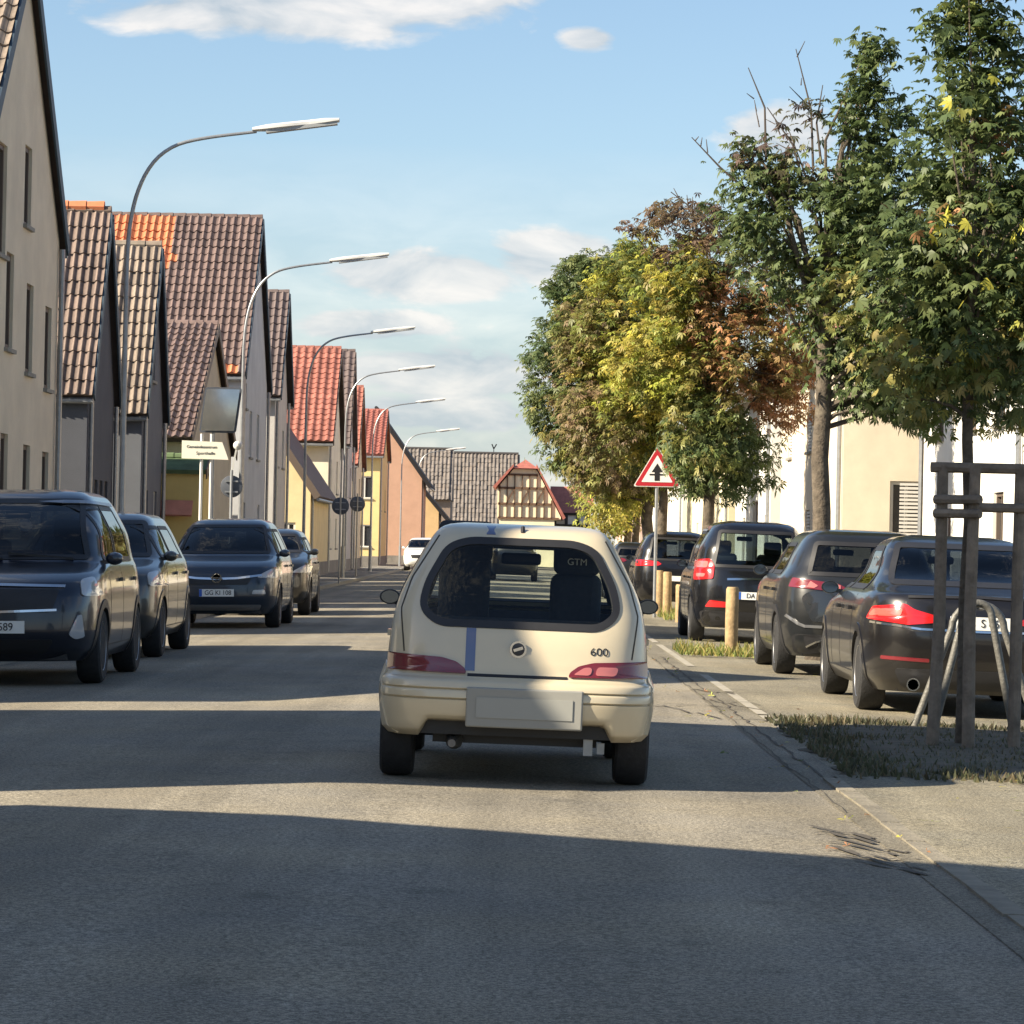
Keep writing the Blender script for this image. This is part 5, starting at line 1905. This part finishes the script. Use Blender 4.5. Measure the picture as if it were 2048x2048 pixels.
def tree(name, label, x, y, blobs, leaf, trunk_r, trunk_h, seed, cat='tree', group=None, lean=(0, 0), twigs=(), single=0, clump=.3, nl=5, limb_from=.62):
    """blobs: (cx, cy, cz, rx, ry, rz, leaves, palette) relative to the trunk foot"""
    rng = np.random.default_rng(seed)
    rr = random.Random(seed)
    z0 = gz(x)
    t = empty(name, (x, y, z0), label=label, cat=cat, group=group)
    tr = MB()
    zs = np.linspace(-.1, trunk_h, 9)
    pts, rad = [], []
    for i, z in enumerate(zs):
        f = max(0, z) / trunk_h
        pts.append((lean[0] * f + rr.uniform(-.35, .35) * trunk_r * (0 < i), lean[1] * f + rr.uniform(-.2, .2) * trunk_r, z))
        rad.append(trunk_r * (1.3 if i == 0 else 1.08 if i == 1 else 1.0 - .42 * f) * rr.uniform(.95, 1.06))
    tr.tube(pts, rad, 12)
    allP, allC = [], []
    br = MB()
    top = Vector(pts[-1])
    for (cx, cy, cz, rx, ry, rz, cnt, pal) in blobs:
        cols = np.array([c_ for n_ in pal.split('+') for c_ in PAL[n_]])
        ncl = max(6, int(cnt / 22))
        u = rng.normal(size=(ncl, 3))
        u /= np.linalg.norm(u, axis=1)[:, None]
        rad_ = rng.uniform(.25, 1.0, ncl)**.5
        cen = u * rad_[:, None] * np.array([rx, ry, rz]) + np.array([cx, cy, cz])
        k = rng.integers(0, ncl, cnt)
        csz = clump * rng.uniform(.6, 1.25, ncl)
        off = rng.normal(size=(cnt, 3)) * np.array([.52, .52, .42]) * csz[k][:, None]
        P = cen[k] + off
        cc = cols[rng.integers(0, len(cols), ncl)]
        c = cc[k] * rng.uniform(.65, 1.35, (cnt, 1)) * .6 + cols[rng.integers(0, len(cols), cnt)] * .4
        allP.append(P)
        allC.append(c)
        # limbs out to some clumps
        for q in range(min(3, ncl)):
            e = Vector(cen[rr.randrange(ncl)])
            zs_ = trunk_h * rr.uniform(limb_from, 1.0)
            st = Vector((lean[0] * zs_ / trunk_h, lean[1] * zs_ / trunk_h, min(zs_, max(.6, e.z - .15))))
            mid = st.lerp(e, .5) + Vector((rr.uniform(-.1, .1), rr.uniform(-.1, .1), .12)) * (e - st).length
            r0 = trunk_r * rr.uniform(.25, .42)
            br.tube([st, st.lerp(mid, .5) + Vector((0, 0, .03)), mid, e], [r0, r0 * .75, r0 * .5, r0 * .16], 6, cap=False)
    tr.build('trunk', BARK, t, smooth=True)
    if br.f:
        br.build('limbs', BARK, t, smooth=True)
    P = np.concatenate(allP)
    Fc = P - np.array([np.mean(P[:, 0]), np.mean(P[:, 1]), 0]) * [1, 1, 0] - np.array([0, 0, 1]) * (P[:, 2].min() * .6 + P[:, 2].mean() * .4)
    Fc = Fc / (np.linalg.norm(Fc, axis=1)[:, None] + 1e-6)
    C = np.concatenate(allC)
    keep = P[:, 2] > .4
    P, C, Fc = P[keep], C[keep], Fc[keep]
    if single:                                           # nearest leaves as parts of their own
        order = np.argsort(P[:, 1])
        pick = order[:single * 3][::3]
        mask = np.ones(len(P), bool)
        mask[pick] = False
        protos = []
        for k in range(10):
            V, q, c = leaf_arrays(rng, np.zeros((1, 3)), leaf, C[pick[k * (len(pick) // 10)]][None], nl=nl)
            o = colour_mesh('leaf', V, q, c, LEAF, t)
            protos.append(o.data)
            bpy.data.objects.remove(o)
        for i, k in enumerate(pick):
            o = bpy.data.objects.new('leaf', protos[i % 10])
            o.location = P[k]
            o.rotation_euler = (rr.uniform(-.4, .4), rr.uniform(-.4, .4), rr.uniform(0, 6.28))
            link(o, t)
        P, C, Fc = P[mask], C[mask], Fc[mask]
    V, q, c = leaf_arrays(rng, P, leaf, C, nl=nl, face=Fc)
    colour_mesh('crown', V, q, c, LEAF, t, kind='stuff')
    if twigs:
        tw = MB()
        for a, b in twigs:
            a, b = Vector(a), Vector(b)
            L = (b - a).length
            mid = a.lerp(b, .5) + Vector((rr.uniform(-.08, .08), 0, rr.uniform(-.05, .08))) * L
            tw.tube([a, mid, b], [.018, .013, .006], 5)
            for k in range(4):
                f = rr.uniform(.35, .95)
                s = a.lerp(b, f)
                e = s + Vector((rr.uniform(-.3, .3), rr.uniform(-.2, .2), rr.uniform(.1, .4))) * L * .45
                tw.tube([s, e], [.009, .004], 4)
        tw.build('bare_twigs', TWIG, t)
    return t


TG = 'chestnut trees along the right hand bays'
# nearest young tree in the guard
tree('chestnut_tree', 'young dark green chestnut inside the wooden guard at the right edge', 3.145, 22.42,
     [(.30, .15, 2.80, .72, .6, .6, 1375, 'green'), (.15, .1, 3.5, .70, .6, .6, 1562, 'green'), (.12, .1, 4.2, .56, .5, .5, 1187, 'green'), (-.02, .05, 4.8, .30, .3, .45, 650, 'green'), (.02, .0, 5.35, .22, .2, .35, 375, 'green+olive'), (-.30, .0, 2.62, .32, .3, .35, 412, 'olive'), (.55, 0, 3.1, .4, .4, .5, 650, 'olive+yellow'), (-.35, .1, 3.3, .35, .3, .5, 500, 'green'), (.2, .1, 3.6, .8, .5, 1.0, 375, 'olive+rust')],
     .08, .047, 4.4, 11, group=TG, single=280, clump=.20)
# thick trunk, irregular crown, several leaders
tree('chestnut_tree', 'tall dark green chestnut with thick bare trunk behind the graphite SUV', 3.93, 41.2,
     [(.75, 0, 4.5, 1.2, 1.2, .9, 2300, 'green+olive'), (-.35, 0, 6.5, .9, .6, .6, 260, 'green+purple'), (-.1, .2, 5.4, 1.2, 1.1, .9, 1900, 'green'), (.85, 0, 5.6, 1.0, 1.0, .9, 1700, 'green'), (.55, 0, 6.75, .5, .5, .75, 950, 'green'), (.56, 0, 7.5, .24, .25, .45, 280, 'green'), (-.85, .1, 6.1, .42, .4, .6, 480, 'bluegreen'), (-1.0, 0, 5.5, .5, .5, .5, 480, 'bluegreen'),
      (1.75, .2, 4.1, .8, .7, .8, 1250, 'green'), (1.0, 0, 3.45, .8, .6, .45, 1100, 'green'), (.7, .1, 3.9, .9, .7, .6, 800, 'green'), (1.8, 0, 5.5, .8, .7, 1.0, 1300, 'olive+green'), (2.3, .3, 3.4, .7, .6, .6, 650, 'olive'), (2.4, .2, 4.8, .7, .6, 1.0, 850, 'green')],
     .105, .135, 5.2, 23, group=TG, clump=.25,
     twigs=[((-.8, 0, 6.3), (-1.05, 0, 7.5)), ((-1.0, 0, 5.9), (-1.75, 0, 6.6)), ((-.2, 0, 6.2), (-.45, 0, 7.75)), ((-.1, 0, 6.3), (-.1, 0, 7.3)), ((-1.1, 0, 5.6), (-1.9, .1, 5.6)), ((-.3, 0, 6.0), (-.8, 0, 7.0)), ((.1, 0, 6.2), (.2, 0, 7.2)), ((-1.2, 0, 5.2), (-2.0, 0, 5.9))])
# rust and purple-brown crown
tree('chestnut_tree', 'chestnut with rusty orange leaves and dark purple brown top behind the black SUV', 3.5, 57.5,
     [(.6, 0, 4.9, 1.35, 1.2, .95, 3600, 'rust+olive'), (-.25, -.3, 3.35, .8, .8, .9, 1700, 'olive+green'), (-.65, .2, 7.0, 1.0, 1.0, .6, 1000, 'purple+brown'), (.5, .2, 5.9, 1.2, 1.1, .6, 1900, 'rust+green'), (-.9, -.2, 4.7, .9, .9, .8, 2200, 'yellow+olive'), (.3, 0, 3.0, .95, .9, .75, 2100, 'green'), (1.25, .2, 4.2, .6, .6, .8, 1000, 'rust'), (-.6, 0, 6.0, .9, .9, .6, 1500, 'yellow+olive+green')],
     .125, .12, 4.6, 37, group=TG, clump=.23, nl=4)
# yellow crown
tree('chestnut_tree', 'chestnut with bright yellow green leaves left of the rusty chestnut', 3.25, 70.5,
     [(-.45, 0, 6.7, 1.6, 1.2, 1.1, 3400, 'yellow+olive+bluegreen'), (-.5, -.4, 5.0, 1.5, 1.2, 1.1, 3900, 'yellow+olive'), (-1.6, 0, 5.9, .9, 1.0, .9, 1700, 'brown+olive'), (-1.3, -.3, 4.1, 1.0, 1.0, 1.0, 2100, 'olive+brown'), (.3, 0, 3.4, 1.1, 1.0, .9, 2100, 'yellow+green'), (.0, .2, 7.8, 1.1, .8, .5, 900, 'yellow+green')],
     .14, .13, 5.0, 41, group=TG, clump=.26, nl=4)
# big green/brown crown over the road
tree('chestnut_tree', 'largest round chestnut, green at its left edge, leaning over the far road', 3.7, 88.0,
     [(-1.75, 0, 8.4, 1.2, 1.2, 1.0, 2600, 'bluegreen'), (-.7, 0, 8.7, 1.2, 1.2, .9, 2300, 'bluegreen+olive'), (-1.0, -.3, 7.3, 1.9, 1.8, 1.3, 3600, 'bluegreen+olive'), (-2.3, 0, 5.9, 1.25, 1.5, 1.9, 4000, 'bluegreen'), (-.8, -.8, 5.3, 2.0, 1.4, 1.8, 4000, 'brown+olive'), (-.9, -.7, 3.8, 1.6, 1.4, 1.1, 3200, 'olive+brown'), (-1.9, 0, 4.2, 1.1, 1.2, 1.0, 2000, 'bluegreen+olive'), (.6, 0, 5.5, 2.0, 1.6, 2.6, 2400, 'olive'), (-.4, 0, 3.0, 1.0, 1.1, .6, 1100, 'olive+yellow')],
     .165, .17, 6.0, 53, group=TG, clump=.28, nl=4)
tree('chestnut_tree', 'far green chestnut just right of the half timbered house', 4.3, 120.0,
     [(-.6, 0, 4.2, 1.5, 1.5, 1.6, 1600, 'green+olive'), (-.6, 0, 2.5, 1.1, 1.1, .8, 900, 'yellow+olive'), (.5, 0, 4.6, 1.8, 1.6, 2.0, 1100, 'olive')],
     .20, .16, 4.5, 61, group=TG, clump=.42, nl=3)
tree('chestnut_tree', 'farthest chestnut trunk with yellow leaves by the hatchback roof', 4.0, 104.0,
     [(-.4, 0, 4.6, 1.8, 1.5, 1.6, 1600, 'olive+green'), (-.7, 0, 2.8, 1.2, 1.1, .7, 900, 'yellow+olive')],
     .18, .15, 4.2, 67, group=TG, clump=.42, nl=3)

# tree bed with weeds and leaf litter under the guard
rng = np.random.default_rng(3)
mb = MB()
bx0, bx1, by0, by1 = 2.08, 5.0, 19.2, 25.6
nx, ny = 24, 40
for j in range(ny + 1):
    for i in range(nx + 1):
        fx_, fy_ = i / nx, j / ny
        x, y = bx0 + (bx1 - bx0) * fx_, by0 + (by1 - by0) * fy_
        e = min(fx_ * 6, 1, fy_ * 6, (1 - fy_) * 6)
        x += (0.09 * math.sin(y * 3.1) + .05 * math.sin(y * 7.7)) * (1 - fx_)
        mb.v.append((x, y, gz(x) + .006 + .055 * max(0, e) * (.95 + .08 * math.sin(x * 5 + y * 3))))
for j in range(ny):
    for i in range(nx):
        a = j * (nx + 1) + i
        mb.f.append((a, a + 1, a + nx + 2, a + nx + 1))
mb.build('tree_bed', EARTH, kind='structure', smooth=True)


def blades(name, n, area, hmin, hmax, pal, seed, edge=None):
    rng = np.random.default_rng(seed)
    x0, x1, y0, y1 = area
    cl = rng.uniform(size=(max(6, n // 9), 2)) * np.array([x1 - x0, y1 - y0]) + np.array([x0, y0])
    k = rng.integers(0, len(cl), n)
    XY = cl[k] + rng.normal(size=(n, 2)) * .06
    XY[:, 0] = np.clip(XY[:, 0], x0, x1)
    h = rng.uniform(hmin, hmax, n) * rng.uniform(.4, 1.2, len(cl))[k]
    a = rng.uniform(0, 6.28, n)
    w = rng.uniform(.006, .016, n)
    ln_ = rng.uniform(.1, .9, n) * h
    b = rng.uniform(0, 6.28, n)
    z = np.array([gz(v) for v in XY[:, 0]]) + .02
    P0 = np.c_[XY[:, 0] - np.cos(a) * w, XY[:, 1] - np.sin(a) * w, z]
    P1 = np.c_[XY[:, 0] + np.cos(a) * w, XY[:, 1] + np.sin(a) * w, z]
    T = np.c_[XY[:, 0] + np.cos(b) * ln_, XY[:, 1] + np.sin(b) * ln_, z + h]
    T2 = T + np.c_[np.cos(a) * w * .3, np.sin(a) * w * .3, np.zeros(n)]
    V = np.stack([P0, P1, T2, T], 1).reshape(-1, 3)
    cols = np.array(PAL[pal])[rng.integers(0, len(PAL[pal]), n)] * rng.uniform(.7, 1.3, (n, 1))
    return colour_mesh(name, V, np.arange(n * 4).reshape(n, 4), cols, LEAF, kind='stuff')


tag(blades('weeds', 15000, (2.02, 4.95, 19.05, 25.5), .02, .065, 'scrub', 4), 'low weeds and grass growing in the tree bed', 'weeds')
tag(blades('weeds', 260, (2.1, 3.0, 24.4, 25.7), .03, .10, 'scrub', 5), 'sunlit yellow weeds at the far edge of the tree bed', 'weeds')
tag(blades('weeds', 1200, (2.15, 3.3, 40.3, 42.6), .05, .17, 'olive', 6), 'grass tufts round the foot of the nearest bollard', 'weeds')
tag(blades('weeds', 600, (2.9, 3.9, 60, 66), .08, .28, 'olive', 8), 'grass growing round the farther bollards', 'weeds')
# fallen leaves
rng = np.random.default_rng(12)
n = 420
P = np.c_[rng.uniform(1.4, 4.9, n), rng.uniform(13, 46, n), np.zeros(n)]
P[:, 2] = [gz(v) + .015 for v in P[:, 0]]
pal = np.array(PAL['rust'] + PAL['olive'] + PAL['yellow'])
V, q, c = leaf_arrays(rng, P, .05, pal[rng.integers(0, len(pal), n)], droop=0, nl=3)
V[:, 2] = np.maximum(V[:, 2], np.array([gz(v) + (.036 if v > 1.9 else .012) for v in V[:, 0]]))
tag(colour_mesh('fallen_leaves', V, q, c, LEAF, kind='stuff'), 'dry fallen leaves scattered over bays and gutter', 'leaves')

# hedge and planter in front of the peach house
rng = np.random.default_rng(21)
n = 700
P = np.c_[rng.uniform(0, 1.2, n), rng.uniform(-.25, .25, n), rng.uniform(.7, 1.5, n)]
hd = empty('planter_hedge', (6.95, 61.0, gz(4.9) + .1), label='brownish low hedge in a planter below the shuttered window', cat='hedge')
MB().box((.6, 0, .35), (1.3, .55, .7)).build('planter', mat('planter_wood', (.3, .2, .12), .85, var=.3), hd)
V, q, c = leaf_arrays(rng, P, .12, np.array(PAL['brown'] + PAL['olive'])[rng.integers(0, 8, n)], nl=3)
colour_mesh('foliage', V, q, c, LEAF, hd, kind='stuff')
print('objects', len(bpy.data.objects), 'tris', sum(len(o.data.polygons) for o in bpy.data.objects if o.type == 'MESH'))
